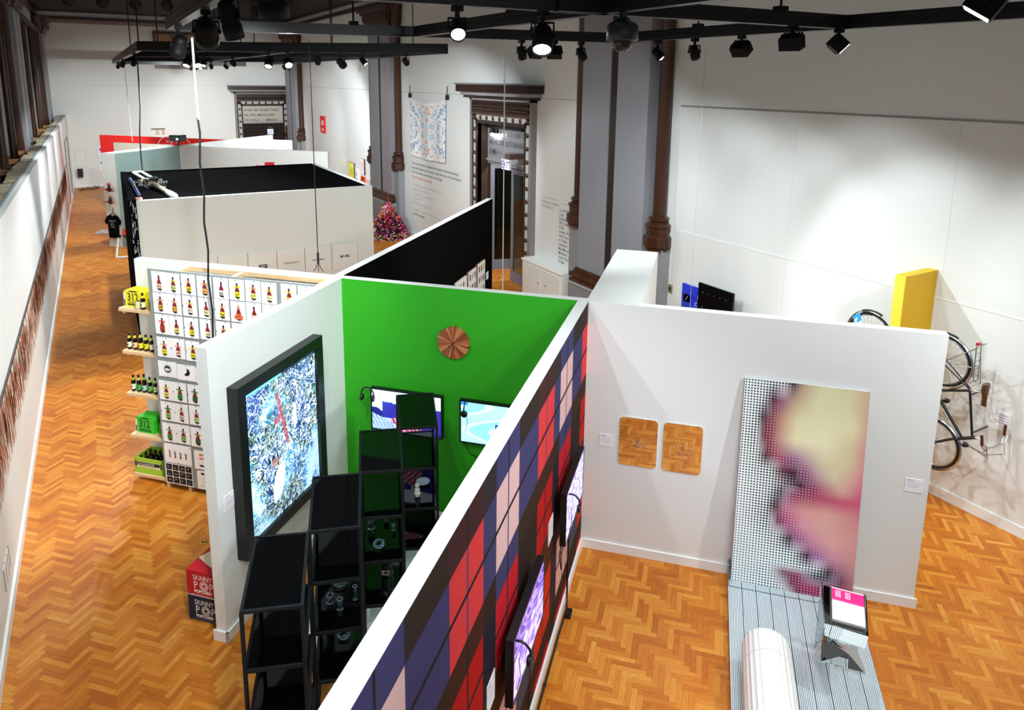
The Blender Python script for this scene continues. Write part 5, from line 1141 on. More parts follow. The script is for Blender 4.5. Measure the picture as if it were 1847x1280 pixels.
# cone shaped bundle of coloured paper ornaments
t = Thing('ornament_bundle', 'tall cone shaped heap of small folded coloured ornaments hanging by a red cord', 'artwork', (8.62, 23.35, 0), False)
m = MB('cloth', '#3a1420'); m.lathe([(.52, 0), (.60, .12), (.58, .34), (.40, .68), (.17, .95), (.03, 1.22)], (8.62, 23.35, 0), 20); t.part('core', m)
random.seed(21); m = MB('paper')
for i in range(2600):
    z = 1.22*(random.random()**1.25); r = (.63 if z < .2 else .63*(1-(z-.2)/1.08)**.9)*random.uniform(.93, 1.1)+.01; a = random.uniform(0, 2*pi)
    c = Vector((8.62+r*cos(a), 23.35+r*sin(a), z)); s = random.uniform(.018, .045)
    v = [c+Vector((random.gauss(0, s), random.gauss(0, s), random.gauss(0, s))) for _ in range(3)]
    side = cos(a+2.2); pal = ['#d81430', '#c01838', '#f03050', '#b01060'] if side > -.2 and z > .35 and random.random() < .7 else ['#e01820', '#2850d0', '#30a0c0', '#7ac030', '#e0c020', '#c02890', '#181420', '#f0e8e8', '#203090', '#d84818', '#201018', '#88207c']
    if side > .3 and random.random() < .45: pal = ['#f0a0b0', '#f4e0e0', '#e87888', '#e0d080']
    m.poly(v, random.choice(pal))
t.part('paper_pieces', m)
m = MB('satin', '#c02840'); m.cyl((8.62, 23.35, 1.2), (8.62, 23.35, 5.98), .008, n=5); t.part('cord', m)

# scarf banner
t = Thing('printed_scarf', 'white hanging scarf with mirrored flowers in blue, red and green, clipped at two corners', 'banner', (9.4, 21.65, 2.95), False)
m = MB('paper'); m.smooth = True; NX, NY = 84, 60; y0, y1, z0, z1 = 23.08, 20.20, 2.93, 4.88
def scol(x, y):
    X = abs(x-.5)*2; Y = abs(y-.5)*2; w_ = '#f0f1f2'
    q = sin(9*X+2.5*sin(7*Y))*cos(8*Y+2*sin(6*X))+.6*sin(31*X+17*Y)*sin(29*Y-13*X)
    if Y > .86: return '#c9b6d6' if sin(60*x)*cos(44*y) > .45 else w_
    if X > .86: return ['#3f66b0', '#58a8c8', w_][int((y*33)+2*sin(40*x)) % 3] if q > -.2 else w_
    if q > .62: return '#7fc4de' if X < .55 else '#4a74b8'
    if q > .42: return w_ if (int(X*60)+int(Y*40)) % 2 else '#b8dff0'
    if q < -.72: return '#d98878' if Y > .35 else '#e8b0a0'
    if q < -.52: return '#6aa858' if (int(Y*50) % 3 == 0) else '#efe0c8'
    if abs(X-.02) < .03 and (int(y*90) % 3): return '#7a9a80'
    return w_
def sp_(i, j):
    x, y = i/NX, j/NY; sag = .14*sin(pi*x)*y; return (9.39-.03*sin(5*pi*x)*(.3+.7*(1-y))-.02*(1-y), y0+(y1-y0)*x+(.06*(1-y)*(x-.5)), z0+(z1-z0)*y-sag-.05*(1-y)*sin(pi*x))
vs = [sp_(i, j) for i in range(NX+1) for j in range(NY+1)]; o0 = len(m.v)
for i in range(NX):
    for j in range(NY): a = i*(NY+1)+j; c_ = hx(scol((i+.5)/NX, (j+.5)/NY)); m.add([vs[a], vs[a+NY+1], vs[a+NY+2], vs[a+1]], [[0, 1, 2, 3]], tuple(v*.68+.85*.32 for v in c_[:3]))
t.part('cloth', m)
for lab, y_, z_ in (('black clamp on a pin holding the left corner of the scarf', 23.12, 4.93), ('black clamp on a pin holding the right corner of the scarf', 20.12, 4.93)):
    m = MB('satin', '#14161a'); m.box(9.36, 9.45, y_-.05, y_+.05, z_-.06, z_+.10); m.cyl((9.40, y_, z_+.1), (9.40, y_, z_+.36), .012); m.ball((9.37, y_-.06, z_), .045, 8); solo('clamp', m, lab, 'clamp', (9.4, y_, z_), False)

def walltext(lab, lines, y, z, size, right=R_R, x=9.449, name='wall_text'):
    m = MB('paper')
    for dz, s, c, b_ in lines: text(m, s, (x, y, z-dz), right, UP, size, c, 'paper', bold=b_, sx=.92)
    return solo(name, m, lab, 'wall text', (x, y, z), False)
K = '#23262a'; Gy = '#b0b6b4'
walltext('block of dark exhibition text below the scarf', [(0, 'In the next sixty minutes, Chicago will be the epicenter of American philosophy,', K, .001), (.155, 'In the past, Chicago was not the center of design like the turn of the New Bauhaus.', K, .001), (.31, 'In the 70s, we had no one who knew it to be Chicago.', K, .001)], 23.14, 2.60, .125)
walltext('single red line under the dark exhibition text', [(0, 'Today, Chicago is at it all over again.', '#d8506c', .001)], 23.14, 2.12, .125)
walltext('pale grey paragraphs low on the text wall', [(i*.16, s, Gy, 0) for i, s in enumerate(['The exhibition looks at the city and its moment now', 'through fourteen years of work', 'The young graphic designers and their', 'the city and their', 'from design and the ongoing work'])], 23.14, 1.86, .125)
walltext('last dark line at the foot of the text wall', [(0, 'This exhibition is organized by and presented with', Gy, 0), (.16, 'Love the new strange?', K, .0012)], 23.14, .98, .125)
walltext('short two line credit heading right of the ornate door', [(0, 'Exhibition Organizer', '#6a6e70', 0), (.11, 'Rick Valicenti', '#6a6e70', 0)], 14.70, 2.52, .10)
walltext('column of names right of the ornate door, ending in a red line', [(i*.105, s, '#33373a', .0008) for i, s in enumerate(['Coudal Partners', 'Cusp', 'Digital Kitchen', 'EPIC Design', 'FLOR', 'Graphic Arts Studio', 'Holly Hunt', 'IA Collab', 'Landmark', 'May Manuscript', 'Manifesto', 'Studio Design', 'Wright'])]+[(1.45, 'special thanks to', '#8a8e90', 0), (1.56, 'Cat Furnace', '#33373a', .0008), (1.67, 'Amy Allen', '#33373a', .0008), (1.78, 'Barbara Koenen', '#33373a', .0008), (2.0, 'Thirst / Chicago Department', '#c84060', 0)], 13.92, 2.42, .10)
m = MB('paper', '#9aa09e'); m.box(9.447, 9.449, 13.95, 14.72, 2.66, 2.67); m.box(9.447, 9.449, 13.15, 13.88, 2.60, 2.61); solo('rule_lines', m, 'two thin grey rules above the names right of the ornate door', 'wall text', (9.447, 14, 2.65), False)

t = Thing('wall_cabinet', 'low white panelled cabinet with keyholes right of the ornate door', 'cabinet', (9.25, 14.1, 0), False)
m = MB('paint', '#e3e4dc'); m.box(9.06, 9.449, 13.16, 14.95, 0, 1.05); m.box(9.03, 9.449, 13.16, 14.97, 1.05, 1.09, '#eef0ec'); t.part('body', m)
for y0_, y1_ in ((14.1, 14.85), (13.25, 14.05)):
    m = MB('paint', '#dadbd2'); m.box(9.045, 9.06, y0_, y1_, .08, .98); d_ = t.part('door', m); m = MB('satin', '#3a3a34'); m.ball((9.04, y0_+.06 if y0_ > 14 else y1_-.2, .62), .018, 8); t.part('knob', m, sub=d_)
def exit_sign(lab, c, w_, h_, W2, rvec, nvec):
    t = Thing('exit_sign', lab, 'exit sign', c, False); c = Vector(c); r, n = Vector(rvec), Vector(nvec)
    m = MB('satin', '#d8dade'); o_ = c-r*w_/2-n*.03; m.prism([o_, o_+r*w_, o_+r*w_+Vector((0, 0, h_)), o_+Vector((0, 0, h_))], n*.06); t.part('case', m)
    m = MB('glow', '#dfe0ff'); f = Face(m, c-r*(w_/2-.01)+n*.031+Vector((0, 0, .01)), r, UP, 'glow'); f.rect(0, 0, w_-.02, h_-.02, '#d8daff'); t.part('lit_panel', m)
    m = MB('satin', '#101030'); text(m, 'EXIT', c+n*.0325+Vector((0, 0, h_*.14)), r, UP, h_*.98, '#14143c', 'satin', align='CENTER', bold=.002, sx=.72); t.part('letters', m)
    m = MB('satin', '#5a463a'); m.prism([c-r*w_*.3+Vector((0, 0, h_)), c+r*w_*.42+Vector((0, 0, h_)), c+r*w_*.42+Vector((0, 0, h_+.13)), c-r*w_*.3+Vector((0, 0, h_+.13))], -n*W2); t.part('bracket', m)
exit_sign('lit EXIT sign hung at the ornate door', (9.15, 15.98, 3.20), .40, .27, .5, R_R, (-1, 0, 0))
exit_sign('small lit EXIT sign before the far ornate door', (8.35, 40.9, 2.43), .34, .28, .2, (1, 0, 0), (0, -1, 0))
t = Thing('door_spotlights', 'cluster of lit spotlights above the opening of the ornate door', 'spotlight', (9.62, 17.4, 4.0), False)
m = MB('satin', '#15161a'); m.box(9.55, 9.62, 15.9, 17.9, 4.18, 4.24); t.part('rail', m)
for y_ in (17.55, 17.3):
    m = MB('satin', '#15161a'); m.cyl((9.58, y_, 4.18), (9.56, y_-.04, 4.02), .05, .06); h_ = t.part('housing', m); m = MB('lamp', '#ffffff'); m.ball((9.555, y_-.05, 4.0), .055, 10); t.part('lens', m, sub=h_)
ld = bpy.data.lights.new('spot', 'POINT'); ld.energy = 170; ld.shadow_soft_size = .08; lo = bpy.data.objects.new('bulb', ld); COL.objects.link(lo); lo.parent = t.o; lo.location = Vector((10.4, 16.5, 3.9))-t.b  # point lamp added out of sight, away from the heads, to brighten the corridor

# long mural on the gallery partition
t = Thing('mural', 'long mural band of slanting rust brown strokes under a black rail on the left wall', 'mural', (-1.18, 20, 1.0), False)
m = MB('satin', '#17181a'); m.box(-1.18, -1.158, 5.0, 34.0, 1.885, 1.915); t.part('rail', m)
random.seed(31); m = MB('paper'); y = 5.2
m.poly([(-1.1795, 5.0, 1.02), (-1.1795, 33.5, 1.02), (-1.1795, 33.5, 1.86), (-1.1795, 5.0, 1.86)][::1], '#d8cfc4')
pal = ['#c8784c', '#d49c7c', '#a5562c', '#8a3f1e', '#b86a40', '#c98a68', '#9c4a2c', '#7c3418', '#b85a4c', '#d0a08a', '#b4622c']
while y < 33.3:
    dens = .55+.45*sin(y*1.3)*sin(y*.47+1)
    for k in range(4):
        a = random.uniform(1.04, 1.62); L_ = random.uniform(.10, .50); b_ = min(1.84, a+L_*(.6+dens)); s = (b_-a)*random.uniform(.25, .5); w_ = random.uniform(.008, .045)*(1 if y < 14 else 1.5)
        m.poly([(-1.178, y, a), (-1.178, y+w_*.8, a), (-1.178, y+w_-s*.5, b_), (-1.178, y-s*.5, b_)], random.choice(pal))
    y += random.uniform(.025, .06)
t.part('painted_strokes', m)
m = MB('satin', '#b9c0c0'); 
for k in range(3): m.box(-1.18, -1.172, 8.02+k*.14, 8.14+k*.14, .36, .58, '#d4d8d6'); 
for y_ in (8.0, 8.14, 8.28, 8.43): m.box(-1.18, -1.168, y_, y_+.008, .35, .59, '#8d9494')
solo('wall_vent', m, 'pale vent plate low on the left wall', 'vent', (-1.18, 8.2, .35), False)
m = MB('satin', '#191a1c'); m.box(-1.18, -1.16, 35.2, 35.25, 0, 2.75); m.box(-1.18, -1.16, 38.4, 38.45, 0, 2.75); m.box(-1.18, -1.16, 35.2, 38.45, 2.70, 2.75); struct('door_3', m)
m = MB('satin', '#101112'); m.box(-.95, -.72, 40.95, 41.2, .55, .95); solo('wall_box', m, 'small black box on the far wall at the end of the aisle', 'box', (-.85, 41.1, .55), False)
m = MB('paint', '#c9cbc2')
for a in ((-1.0, -.98, 1.02, 1.85), (-.54, -.52, 1.02, 1.85), (-1.0, -.52, 1.02, 1.04), (-1.0, -.52, 1.83, 1.85)): m.box(a[0], a[1], 41.19, 41.2, a[2], a[3])
struct('trim_13', m)
random.seed(3); m = MB('satin', '#3a2418')
for i in range(22): x = -.95+i*.04; m.box(x, x+.03, 40.05+i*.02, 40.2+i*.02, 0, random.uniform(.06, .16), random.choice(['#3a2418', '#20140e', '#55351f']))
solo('low_sculpture', m, 'low dark sculpture on the floor at the far end of the aisle', 'sculpture', (-.5, 40.3, 0), False)
def framed(lab, x0, x1, z0, z1, cols):
    m = MB('paper'); f = slab(m, (x0, 41.17, z0), (1, 0, 0), UP, x1-x0, z1-z0, .02, '#eceef0'); w_, h_ = x1-x0, z1-z0
    for i, c in enumerate(cols): random.seed(i+int(x0*9)); f.disc(w_*random.uniform(.3, .7), h_*random.uniform(.3, .75), w_*random.uniform(.12, .25), c, 9)
    solo('poster', m, lab, 'poster', (x0, 41.17, z0), False)
framed('upper of two pale posters at the end of the aisle, yellow and violet', .0, .42, 1.45, 2.05, ['#e0c838', '#b060c0', '#e8a040'])
framed('lower of two pale posters at the end of the aisle, green figure', .0, .42, .80, 1.38, ['#4aa070', '#307858', '#88c0a0'])
m = MB('paper', '#cbb9a0'); m.box(2.48, 3.12, 41.05, 41.2, 2.83, 2.86, '#7a7468'); m.box(2.68, 2.84, 41.14, 41.19, 2.55, 2.80); m.box(2.96, 3.10, 41.14, 41.19, 2.55, 2.80, '#d8a890'); solo('wall_shelf', m, 'tiny shelf with two hanging cards high on the far wall', 'shelf', (2.8, 41.1, 2.55), False)
m = MB('lumber', '#8a5020'); m.box(2.9, 5.35, 41.05, 41.2, 5.88, 7.75, mat='oldwood'); m.box(3.0, 5.2, 41.0, 41.06, 6.1, 7.6, mat='lumber'); struct('trim_14', m)

m = MB('paper'); f = Face(m, (-24.7, 24.128, 0), R_G, UP); f.ring(3.42, 2.55, .52, .55, '#f6d8d6', 30, .0, 3.14); f.ring(4.05, 2.55, .52, .55, '#f6d8d6', 30, 0, 3.14); f.text('RAW', 3.35, 2.85, .14, '#f6e8e6'); f.text('DESIGN', 3.25, 2.70, .12, '#f6e8e6')
solo('wall_graphic', m, 'white ring lettering on the red wall', 'wall graphic', (-21.2, 24.128, 2.5))
t = Thing('projector', 'black projector with a glinting lens on top of the grey green wall', 'projector', (-18.35, 21.3, 3.05))
m = MB('satin', '#121316'); m.cyl((-18.35, 21.3, 3.05), (-18.35, 21.3, 3.24), .03); m.box(-18.45, -18.25, 21.2, 21.4, 3.05, 3.06); t.part('stand', m)
m = MB('gloss', '#121418'); m.box(-18.58, -18.12, 21.1, 21.5, 3.22, 3.44, bev=.03); t.part('housing', m)
m = MB('lamp', '#cfe8ff'); m.cyl((-18.2, 21.09, 3.31), (-18.2, 21.07, 3.31), .028); t.part('lens', m)
m = MB('paper'); u0 = -15.35
m.box(u0, -14.5, 21.385, 21.398, 2.0, 2.50, '#f0e0e0')
for i in range(5): m.poly([(u0+i*.09, 21.383, 2.30), (u0+.045+i*.09, 21.383, 2.30), (u0+.17+i*.09, 21.383, 2.50), (u0+.125+i*.09, 21.383, 2.50)], '#d81c30')
m.prism([(-14.95, 21.38, 2.2), (-14.5, 21.38, 2.2), (-14.52, 21.38, 2.62), (-14.88, 21.38, 2.60)], (0, .02, 0), '#d81c38')
solo('striped_banner', m, 'red and white striped banner peeping over the black box', 'banner', (-16, 21.39, 2.3))
def w3(lab, y0_, y1_, z0_, z1_, base, marks, edge=None):
    m = MB('paper'); f = slab(m, (9.385, y0_, z0_), R_R, UP, y0_-y1_, z1_-z0_, .06, base, edge=edge); w_, h_ = y0_-y1_, z1_-z0_
    for (a, b_, c, d, col) in marks: f.L = 1; f.rect(w_*a, h_*b_, w_*c, h_*d, col)
    solo('poster', m, lab, 'poster', (9.42, y0_, z0_), False)
w3('yellow green poster on the right wall beyond the black box', 30.3, 29.5, 1.15, 1.95, '#e6e45a', [(.1, .1, .4, .5, '#f0c890'), (.4, .3, .9, .7, '#c8dc20'), (.5, .75, .9, .9, '#f0ecb0')], '#6a4a68')
w3('tall pale pink poster with a dark edge, higher than its neighbours', 28.6, 28.15, 1.62, 2.25, '#f2dde2', [(.3, .3, .7, .8, '#f0b8c8')], '#4a3030')
w3('small red and black poster under the tall pink one', 28.6, 28.15, 1.02, 1.52, '#e8501c', [(.2, .08, .8, .3, '#1a1010'), (.3, .38, .7, .6, '#f0a020'), (.2, .68, .8, .9, '#1a1010')])
w3('narrow white poster with a pink circle and black letters', 29.3, 28.95, 1.05, 1.75, '#f0f0f0', [(.3, .6, .7, .8, '#e8a0b8'), (.2, .05, .7, .4, '#1a1420')])
w3('beige striped poster lowest at the right beside the pilaster', 27.95, 27.3, .98, 1.5, '#e4ddd0', [(.1, .1+.22*i, .9, .2+.22*i, '#c8b49a') for i in range(4)])
w3('red framed sign high on the right wall beyond the second column', 34.5, 33.75, 2.94, 3.72, '#d81c28', [(.3, .45, .8, .75, '#f0c8c0'), (.3, .1, .75, .28, '#e8b8b0')])
m = MB('paper', '#f0eee0'); f = slab(m, (9.435, 31.4, 1.7), R_R, UP, .5, .3, .01, '#efeedd'); f.disc(.25, .15, .12, '#ece8c0', 12); solo('poster', m, 'faint cream drawing left of the yellow green poster', 'poster', (9.44, 31.4, 1.7), False)

# end of the grey green wall: ornaments and shirt
def spiky(lab, z, c1, c2):
    m = MB('satin', c1); x, y_ = -18.50, 18.25; m.lathe([(0, -.09), (.05, -.05), (.06, .02), (.035, .10), (.05, .16), (0, .2)], (x, y_, z), 10, '#201014')
    m.ball((x+.01, y_-.02, z+.17), .05, 8, c1)
    for s, k in ((-1, .04), (1, .02)):
        m.add([(x, y_-.02, z+.02), (x+s*.24, y_-.06, z-.03+k), (x+s*.20, y_, z-.07+k), (x, y_, z-.06)], [[0, 1, 2, 3]], c1 if s < 0 else c2); m.add([(x, y_+.02, z+.02), (x+s*.18, y_, z+.05), (x+s*.05, y_, z-.04)], [[0, 1, 2]], c2)
    m.cyl((x, y_, z), (x, 18.35, z), .008); solo('winged_ornament', m, lab, 'ornament', (x, y_, z))
spiky('red winged ornament, upper one on the end of the grey green wall', 1.90, '#c01c30', '#8a1420'); spiky('brown and orange winged ornament under the red one', 1.50, '#b06a30', '#d07a38')
t = Thing('t_shirt', 'black t-shirt with white print on a hanger at the end of the grey green wall', 'shirt', (-18.52, 18.30, 1.15))
m = MB('cloth', '#0d0e11'); x, y_, z = -18.52, 18.30, 0.30
pts = [(-.19, 0), (.19, 0), (.20, .50), (.27, .44), (.32, .56), (.20, .72), (.08, .76), (.04, .72), (-.04, .72), (-.08, .76), (-.20, .72), (-.32, .56), (-.27, .44), (-.20, .50)]
m.prism([(x+a, y_-.02, z+b_) for a, b_ in pts], (0, .04, 0)); sh_ = t.part('shirt_body', m)
m = MB('paper'); f = Face(m, (x-.14, y_-.02, z+.3), R_G, UP)
for i, s in enumerate(('a good print', 'is never', 'done in', 'a hurry')): f.text(s, .02*i, .26-.07*i, .055, '#e8e8e8')
t.part('print', m, sub=sh_)
m = MB('satin', '#1a1512'); m.tube([(x-.16, y_+.01, z+.73), (x, y_+.01, z+.83), (x+.16, y_+.01, z+.73)], .012, 6); m.tube([(x, y_+.01, z+.83), (x, y_+.01, z+.90), (x+.04, y_+.02, z+.94), (x, 18.34, z+.98)], .008, 6); t.part('hanger', m)
t = Thing('display_stand', 'white tube stand with a red box on a black tray by the black box gallery', 'stand', (.40, 24.9, 0), False)
m = MB('satin', '#d8dad8')
for p in ([(.22, 24.3, .03), (.36, 26.2, .35)], [(.22, 24.3, .03), (.8, 24.2, .03)], [(.36, 26.2, .35), (.9, 26.0, .35)], [(.80, 24.2, .03), (.9, 26.0, .35)]): m.tube(p, .035, 6)
for q in ((.36, 26.2), (.9, 26.0)): m.cyl((*q, 0), (*q, .35), .03)
t.part('tube_frame', m)
m = MB('satin', '#15161a'); m.box(.36, .86, 25.9, 26.2, .35, .39); t.part('tray', m); m = MB('paper', '#d8401c'); m.prism([(.40, 25.9, .39), (.62, 25.9, .39), (.64, 25.9, .56), (.52, 25.9, .60)], (0, .2, 0)); t.part('red_box', m)
m = MB('satin', '#c4c8cc')
for i in range(6): m.tube([(-.35+i*.05, 28.4, .03), (-.15+i*.04, 28.6, .12), (-.05+i*.03, 28.3, .03)], .015, 5)
solo('wire_sculpture', m, 'small white wire piece on the floor beside the black t-shirt', 'sculpture', (-.2, 28.4, 0), False)

# prints on the black wall
for lab, v0_, v1_, zt, edge in (('nearest of the white prints on the black wall', 11.70, 12.28, 1.85, '#b9a894'), ('middle white print on the black wall', 12.36, 12.84, 1.88, '#6a3a28'), ('farthest white print on the black wall', 12.92, 13.40, 1.90, '#6a3a28')):
    m = MB('paper'); f = slab(m, (-4.29, v0_, zt-.75), R_U, UP, v1_-v0_, .75, .035, '#e6e4de', edge=edge)
    for i in range(3):
        for j in range(3): f.rect(.08+.14*i, .12+.22*j, .15+.14*i, .24+.22*j, ['#3a3430', '#c8a838', '#4a5a8a', '#b04a38', '#2a2a2a'][(i+2*j+int(v0_*7)) % 5])
    solo('framed_print', m, lab, 'print', (-4.29, v0_, zt-.75), True, 'white prints on the black wall')
card('white wall label at the far end of the black wall', (-4.325, 13.60, 1.40), R_U, .14, .16)

# right wall behind the white wall
t = Thing('yellow_fin', 'tall yellow panel standing out from the right wall between two bicycles', 'panel', (9.1, 5.08, 0), False)
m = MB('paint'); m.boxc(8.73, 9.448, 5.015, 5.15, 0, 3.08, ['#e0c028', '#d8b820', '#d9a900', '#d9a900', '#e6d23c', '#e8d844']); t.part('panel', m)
m = MB('paper'); f = slab(m, (9.41, 9.64, .95), R_R, UP, .72, .78, .03, '#2038d8')
for i in range(10): f.rect(0, i*.06, .72, i*.06+.06, ['#7fb890', '#6aa8b0', '#5a98c8', '#4a80d0', '#3c68d8', '#3050d8', '#2844d8', '#2038d8', '#1c30d0', '#1828c8'][i]); 
f.L = 2; f.disc(.13, .52, .085, '#0c0e14', 8); f.rect(.04, .44, .22, .58, '#0c0e14')
for i in range(4): f.line(.06+.04*i, .0, .06+.045*i, .45, .010, '#0c0e14')
for i in range(3): f.line(.05, .10+.13*i, .22, .10+.13*i, .008, '#0c0e14')
f.L = 3; f.text('Dear', .40, .56, .12, '#dfe8ff'); f.text('Chi', .34, .42, .12, '#dfe8ff'); f.line(.10, .47, .16, .56, .01, '#c8ccd4')
solo('poster', m, 'bright blue poster with a black water tower, left of the black screen', 'poster', (9.41, 9.64, .95), False)
t = Thing('black_screen', 'large black glossy screen edge-lit with small dots behind the white wall', 'screen', (9.2, 8.7, 1.2), False)
m = MB('gloss', '#0c0b0b'); f = slab(m, (9.20, 9.02, 1.27), R_R, UP, .82, .66, .04, '#0f0d0c', 'gloss'); t.part('glass_front', m)
m = MB('paper'); f = Face(m, (9.20, 9.02, 1.27), R_R, UP)
for j in range(2):
    for i in range(5): f.disc(.12+i*.135, .50-.27*j, .006, '#e8e8e8', 7)
t.part('small_lights', m)
m = MB('satin', '#101114'); m.box(9.24, 9.448, 8.5, 8.75, 1.45, 1.7); t.part('wall_arm', m)
m = MB('satin', '#0e0f12'); m.ball((9.2, 8.12, 1.42), .07, 10); m.tube([(9.2, 8.12, 1.42), (9.25, 8.06, 1.62), (9.35, 8.12, 1.8)], .006, 5, '#8a8c8e'); m.cyl((9.2, 8.12, 1.35), (9.2, 8.12, .02), .012, n=6); solo('desk_lamp', m, 'round black lamp head beside the black screen', 'lamp', (9.2, 8.12, 1.3), False)
m = MB('paint', '#d3d3cd'); m.box(9.0, 9.44, 7.42, 7.98, 0, 1.28, '#d3d3cd'); m.box(9.0, 9.03, 7.96, 7.98, 1.28, 1.62, '#c4c2ba'); solo('pale_pedestal', m, 'pale grey pedestal with a slim upright, right of the black screen', 'pedestal', (9.2, 7.7, 0), False)
m = MB('paper', '#3fb8e8'); m.prism([(9.3, 7.08, 1.2), (9.3, 6.85, 1.2), (9.3, 7.08, 1.36)], (.12, 0, 0)); m.box(9.28, 9.44, 6.7, 7.1, 0, 1.2, '#e8e9e8'); solo('blue_wedge', m, 'light blue wedge just showing above the white wall', 'wedge', (9.35, 7.0, 0), False)
m = MB('metal', '#c8b088'); m.box(9.43, 9.45, 9.94, 10.04, 1.44, 1.60); m.cyl((9.43, 9.99, 1.52), (9.41, 9.99, 1.52), .03, n=12, col='#5a4a30'); solo('wall_socket', m, 'small brass coloured socket on the right wall beside the tall column', 'socket', (9.44, 10, 1.5), False)
m = MB('paper'); f = slab(m, (9.444, 4.08, 1.30), R_R, UP, .17, .20, .004, '#ecebf0')
for i in range(4): f.rect(.02, .15-.035*i, .13, .16-.035*i, '#a8a8b4')
solo('wall_label', m, 'white wall label on the right wall beside the bicycle', 'label', (9.444, 4.08, 1.3), False, 'white wall labels')

# =================================================================== BICYCLES hung nose down
def bicycle(label, cx, cy, cz, side, detail=True):
    """rear axle at (cx, cy, cz); forward is down, the saddle points along -side*y"""
    P = lambda f, h, w_=0: Vector((cx+w_, cy-side*h, cz-f))
    t = Thing('bicycle', label, 'bicycle', (9.44, cy, cz-.56), False, 'bicycles hung on the right wall')
    def wheel(f0, h0, nm, guard):
        R_ = .335; c = P(f0, h0)
        ring = lambda r, w_=0, n=40: [P(f0+r*cos(2*pi*k/n), h0+r*sin(2*pi*k/n), w_) for k in range(n)]
        m = MB('satin', '#101113'); m.tube(ring(R_-.016), .017, 8, closed=True); o = t.part(nm, m)
        m = MB('metal', '#b9bcc0'); m.tube(ring(R_-.038), .010, 6, closed=True); o2 = t.part('rim', m, sub=o)
        m = MB('metal', '#a8abb0')
        for k in range(28):
            a = 2*pi*k/28; s = .022 if k % 2 else -.022; b_ = a+(.5 if (k//2) % 2 else -.5)
            m.tube([P(f0+.022*cos(b_), h0+.022*sin(b_), s), P(f0+(R_-.04)*cos(a), h0+(R_-.04)*sin(a))], .0016, 4)
        t.part('spokes', m, sub=o)
        m = MB('metal', '#8f9398'); m.cyl(P(f0, h0, -.05), P(f0, h0, .05), .022, n=12); t.part('hub', m, sub=o)
    wheel(0, 0, 'rear_wheel', 1); wheel(1.13, .005, 'front_wheel', 0)
    def guard(f0, a0, a1, nm, col, blk):
        m = MB('metal', col); n = 22; r = .362; vs = []; fs = []
        for k in range(n+1):
            a = a0+(a1-a0)*k/n
            for w_, rr in ((-.026, r-.012), (-.018, r), (0, r+.006), (.018, r), (.026, r-.012)): vs.append(P(f0+rr*cos(a), rr*sin(a), w_))
        for k in range(n):
            for j in range(4): fs.append([k*5+j, k*5+j+1, (k+1)*5+j+1, (k+1)*5+j])
        m.add(vs, fs, col, 'metal', True)
        if blk:
            v2 = []; f2 = []
            for k in range(9):
                a = a1-.75+.78*k/8; 
                for w_, rr in ((-.028, r-.03), (-.02, r+.01), (.02, r+.01), (.028, r-.03)): v2.append(P(f0+rr*cos(a), rr*sin(a), w_))
            for k in range(8):
                for j in range(3): f2.append([k*4+j, k*4+j+1, (k+1)*4+j+1, (k+1)*4+j])
            m.add(v2, f2, '#101114', 'satin', True)
        t.part(nm, m)
    guard(0, .35, 3.5, 'rear_mudguard', '#c4c8cc', True); guard(1.13, -.25, 2.9, 'front_mudguard', '#c4c8cc', False)
    K_ = '#14161a'; m = MB('satin', K_)
    st, bb_, hd, hb = P(.27, .355), P(.43, -.06), P(.855, .455), P(.915, .345)
    m.cyl(st, bb_, .016); m.cyl(st, P(.85, .455), .015); m.cyl(hb, bb_, .018); m.cyl(P(.835, .49), P(.93, .315), .021)
    for s in (-.045, .045): m.tube([P(.25, .355, s*.3), P(.0, .0, s*1.2)], .009, 6); m.tube([bb_+Vector((s*.5, 0, 0)), P(0, 0, s*1.2)], .010, 6); m.tube([P(.93, .315, s*.6), P(.97, .24, s), P(1.13, .005, s)], .011, 6)
    m.box(cx-.035, cx+.035, bb_.y-.03, bb_.y+.03, bb_.z-.03, bb_.z+.03); t.part('frame', m)
    m = MB('metal', '#d0d3d6'); a_, b__ = P(.66, .09), P(.75, .165); m.cyl(a_, b__, .0195); t.part('chrome_band', m)
    m = MB('metal', '#c8ccd0'); m.cyl(st, P(.235, .50), .0125); t.part('seat_post', m)
    m = MB('satin', '#54301f')
    prof = [(-.10, .075), (-.06, .085), (0, .07), (.06, .035), (.12, .022), (.175, .020), (.19, .0)]
    vs = []; fs = []
    for f_, hw in prof:
        for k in range(8): a = 2*pi*k/8; vs.append(P(.215+f_, .525+.030*sin(a)+.02*abs(f_), hw*cos(a)))
    for k in range(len(prof)-1):
        for j in range(8): fs.append([k*8+j, k*8+(j+1) % 8, (k+1)*8+(j+1) % 8, (k+1)*8+j])
    m.add(vs, fs, None, None, True); m.add(vs[:8], [list(range(8))]); t.part('saddle', m)
    m = MB('metal', '#c4c8cc'); m.tube([P(.835, .49), P(.83, .57), P(.90, .62), P(.905, .64)], .012, 8)
    for s in (-1, 1): m.tube([P(.905, .64, 0), P(.92, .65, s*.10), P(.86, .70, s*.19), P(.80, .69, s*.25), P(.66, .68, s*.27)], .011, 8)
    hbm = t.part('handlebar', m)
    for s in (-1, 1):
        m = MB('satin', '#4a2a1c'); m.cyl(P(.78, .688, s*.255), P(.65, .68, s*.272), .017); t.part('grip', m, sub=hbm)
        m = MB('metal', '#b4b8bc'); m.tube([P(.90, .66, s*.12), P(.84, .73, s*.20), P(.76, .73, s*.26)], .006, 5); t.part('brake_lever', m, sub=hbm)
    m = MB('satin', '#1a1a1c')
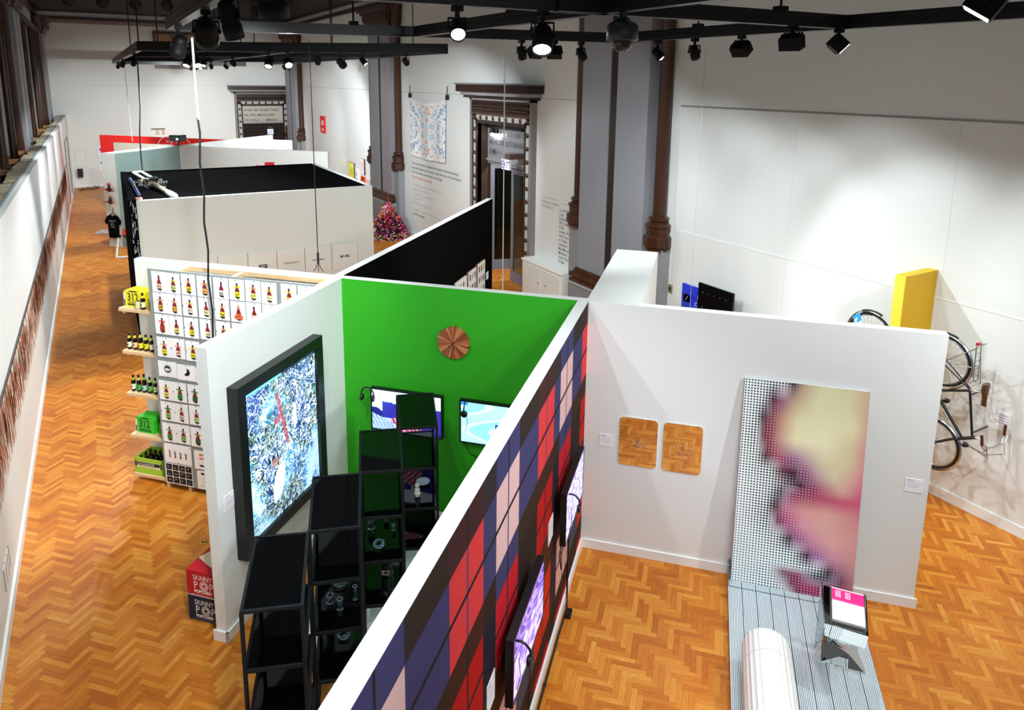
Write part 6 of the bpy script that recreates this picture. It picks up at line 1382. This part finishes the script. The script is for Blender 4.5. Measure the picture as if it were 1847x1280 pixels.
    m.tube([P(.84, .72, .2), P(.95, .78, .12), P(1.02, .62, .05), P(1.0, .36, .03), P(1.0, .30, .02)], .004, 5); m.tube([P(.84, .72, -.2), P(.98, .70, -.1), P(1.0, .55, 0), P(.94, .36, 0)], .004, 5); t.part('brake_cable', m)
    m = MB('gloss', '#17181b'); m.lathe([(.02, 0), (.035, .02), (.04, .05), (.03, .055)], P(.95, .38), 12, axis=P(1.2, .45)-P(.95, .38)); t.part('headlight', m)
    m = MB('metal', '#a4a8ac')
    if not detail: m = MB('metal', '#a4a8ac')
    for s in (-.055, .055): m.tube([P(-.33 if detail else .0, .385 if detail else .375, s), P(.12, .40, s), P(.16, .36, s)], .006, 6); m.tube([P(-.30 if detail else .1, .385, s), P(0, .02, s)], .005, 6); m.tube([P(-.05 if detail else .05, .39, s), P(0, .02, s)], .005, 6)
    for k in range(0 if detail else 4, 5): m.tube([P(-.33+.1*k, .387, -.055), P(-.33+.1*k, .387, .055)], .005, 5)
    if detail: m.tube([P(-.33, .385, -.055), P(-.36, .44, -.05), P(-.36, .44, .05), P(-.33, .385, .055)], .006, 6)
    if detail: m.tube([P(.12, .40, -.04), P(.13, .47, -.03), P(-.2, .44, -.03), P(-.2, .40, -.03)], .005, 5)
    t.part('rear_rack', m)
    if detail: m = MB('gloss', '#a01820'); m.box(*sorted((P(-.345, .37).x-.03, P(-.345, .37).x+.03)), *sorted((P(0, .36).y, P(0, .40).y)), P(-.33, 0).z, P(-.36, 0).z); t.part('rear_light', m, 'red rear light')
    m = MB('satin', '#101114'); m.cyl(P(.43, -.06, -.05), P(.43, -.06, -.035), .085, n=24); m.tube([P(.43, -.06, .06), P(.43+.12, -.06+.11, .07)], .01, 6, '#a4a8ac', 'metal'); m.tube([P(.43, -.06, -.06), P(.31, -.17, -.07)], .01, 6, '#a4a8ac', 'metal'); m.box(P(0, 0).x+.06, P(0, 0).x+.13, *sorted((P(0, .02).y, P(0, .08).y)), P(.57, 0).z, P(.53, 0).z); t.part('crankset', m)
    m = MB('satin', '#3a3c40'); m.cyl(Vector((9.449, P(0, .36).y, P(.33, 0).z)), P(.33, .36), .012, n=6); m.cyl(Vector((9.449, P(0, .44).y, P(.80, 0).z)), P(.80, .44), .012, n=6); t.part('wall_hook', m)
    return t, P
bicycle('black city bicycle with brown saddle hung nose down right of the yellow panel', 9.08, 4.61, 2.035, 1)
t2, P2 = bicycle('black city bicycle of which only the upper wheel shows, left of the yellow panel', 9.08, 5.62, 2.033, -1, False)
m = MB('paper', '#2aa0e0'); a_ = [P2(-.30+.0, .16, -.035), P2(-.22, .26, -.035), P2(-.12, .22, -.035), P2(-.20, .12, -.035)]; m.poly(a_); m.poly([p+Vector((-.002, 0, 0)) for p in (a_[0]*.6+a_[2]*.4, a_[1]*.5+a_[2]*.5, a_[2]*.8+a_[3]*.2)], '#f0f4f8'); t2.part('tag', m, 'blue and white tag')
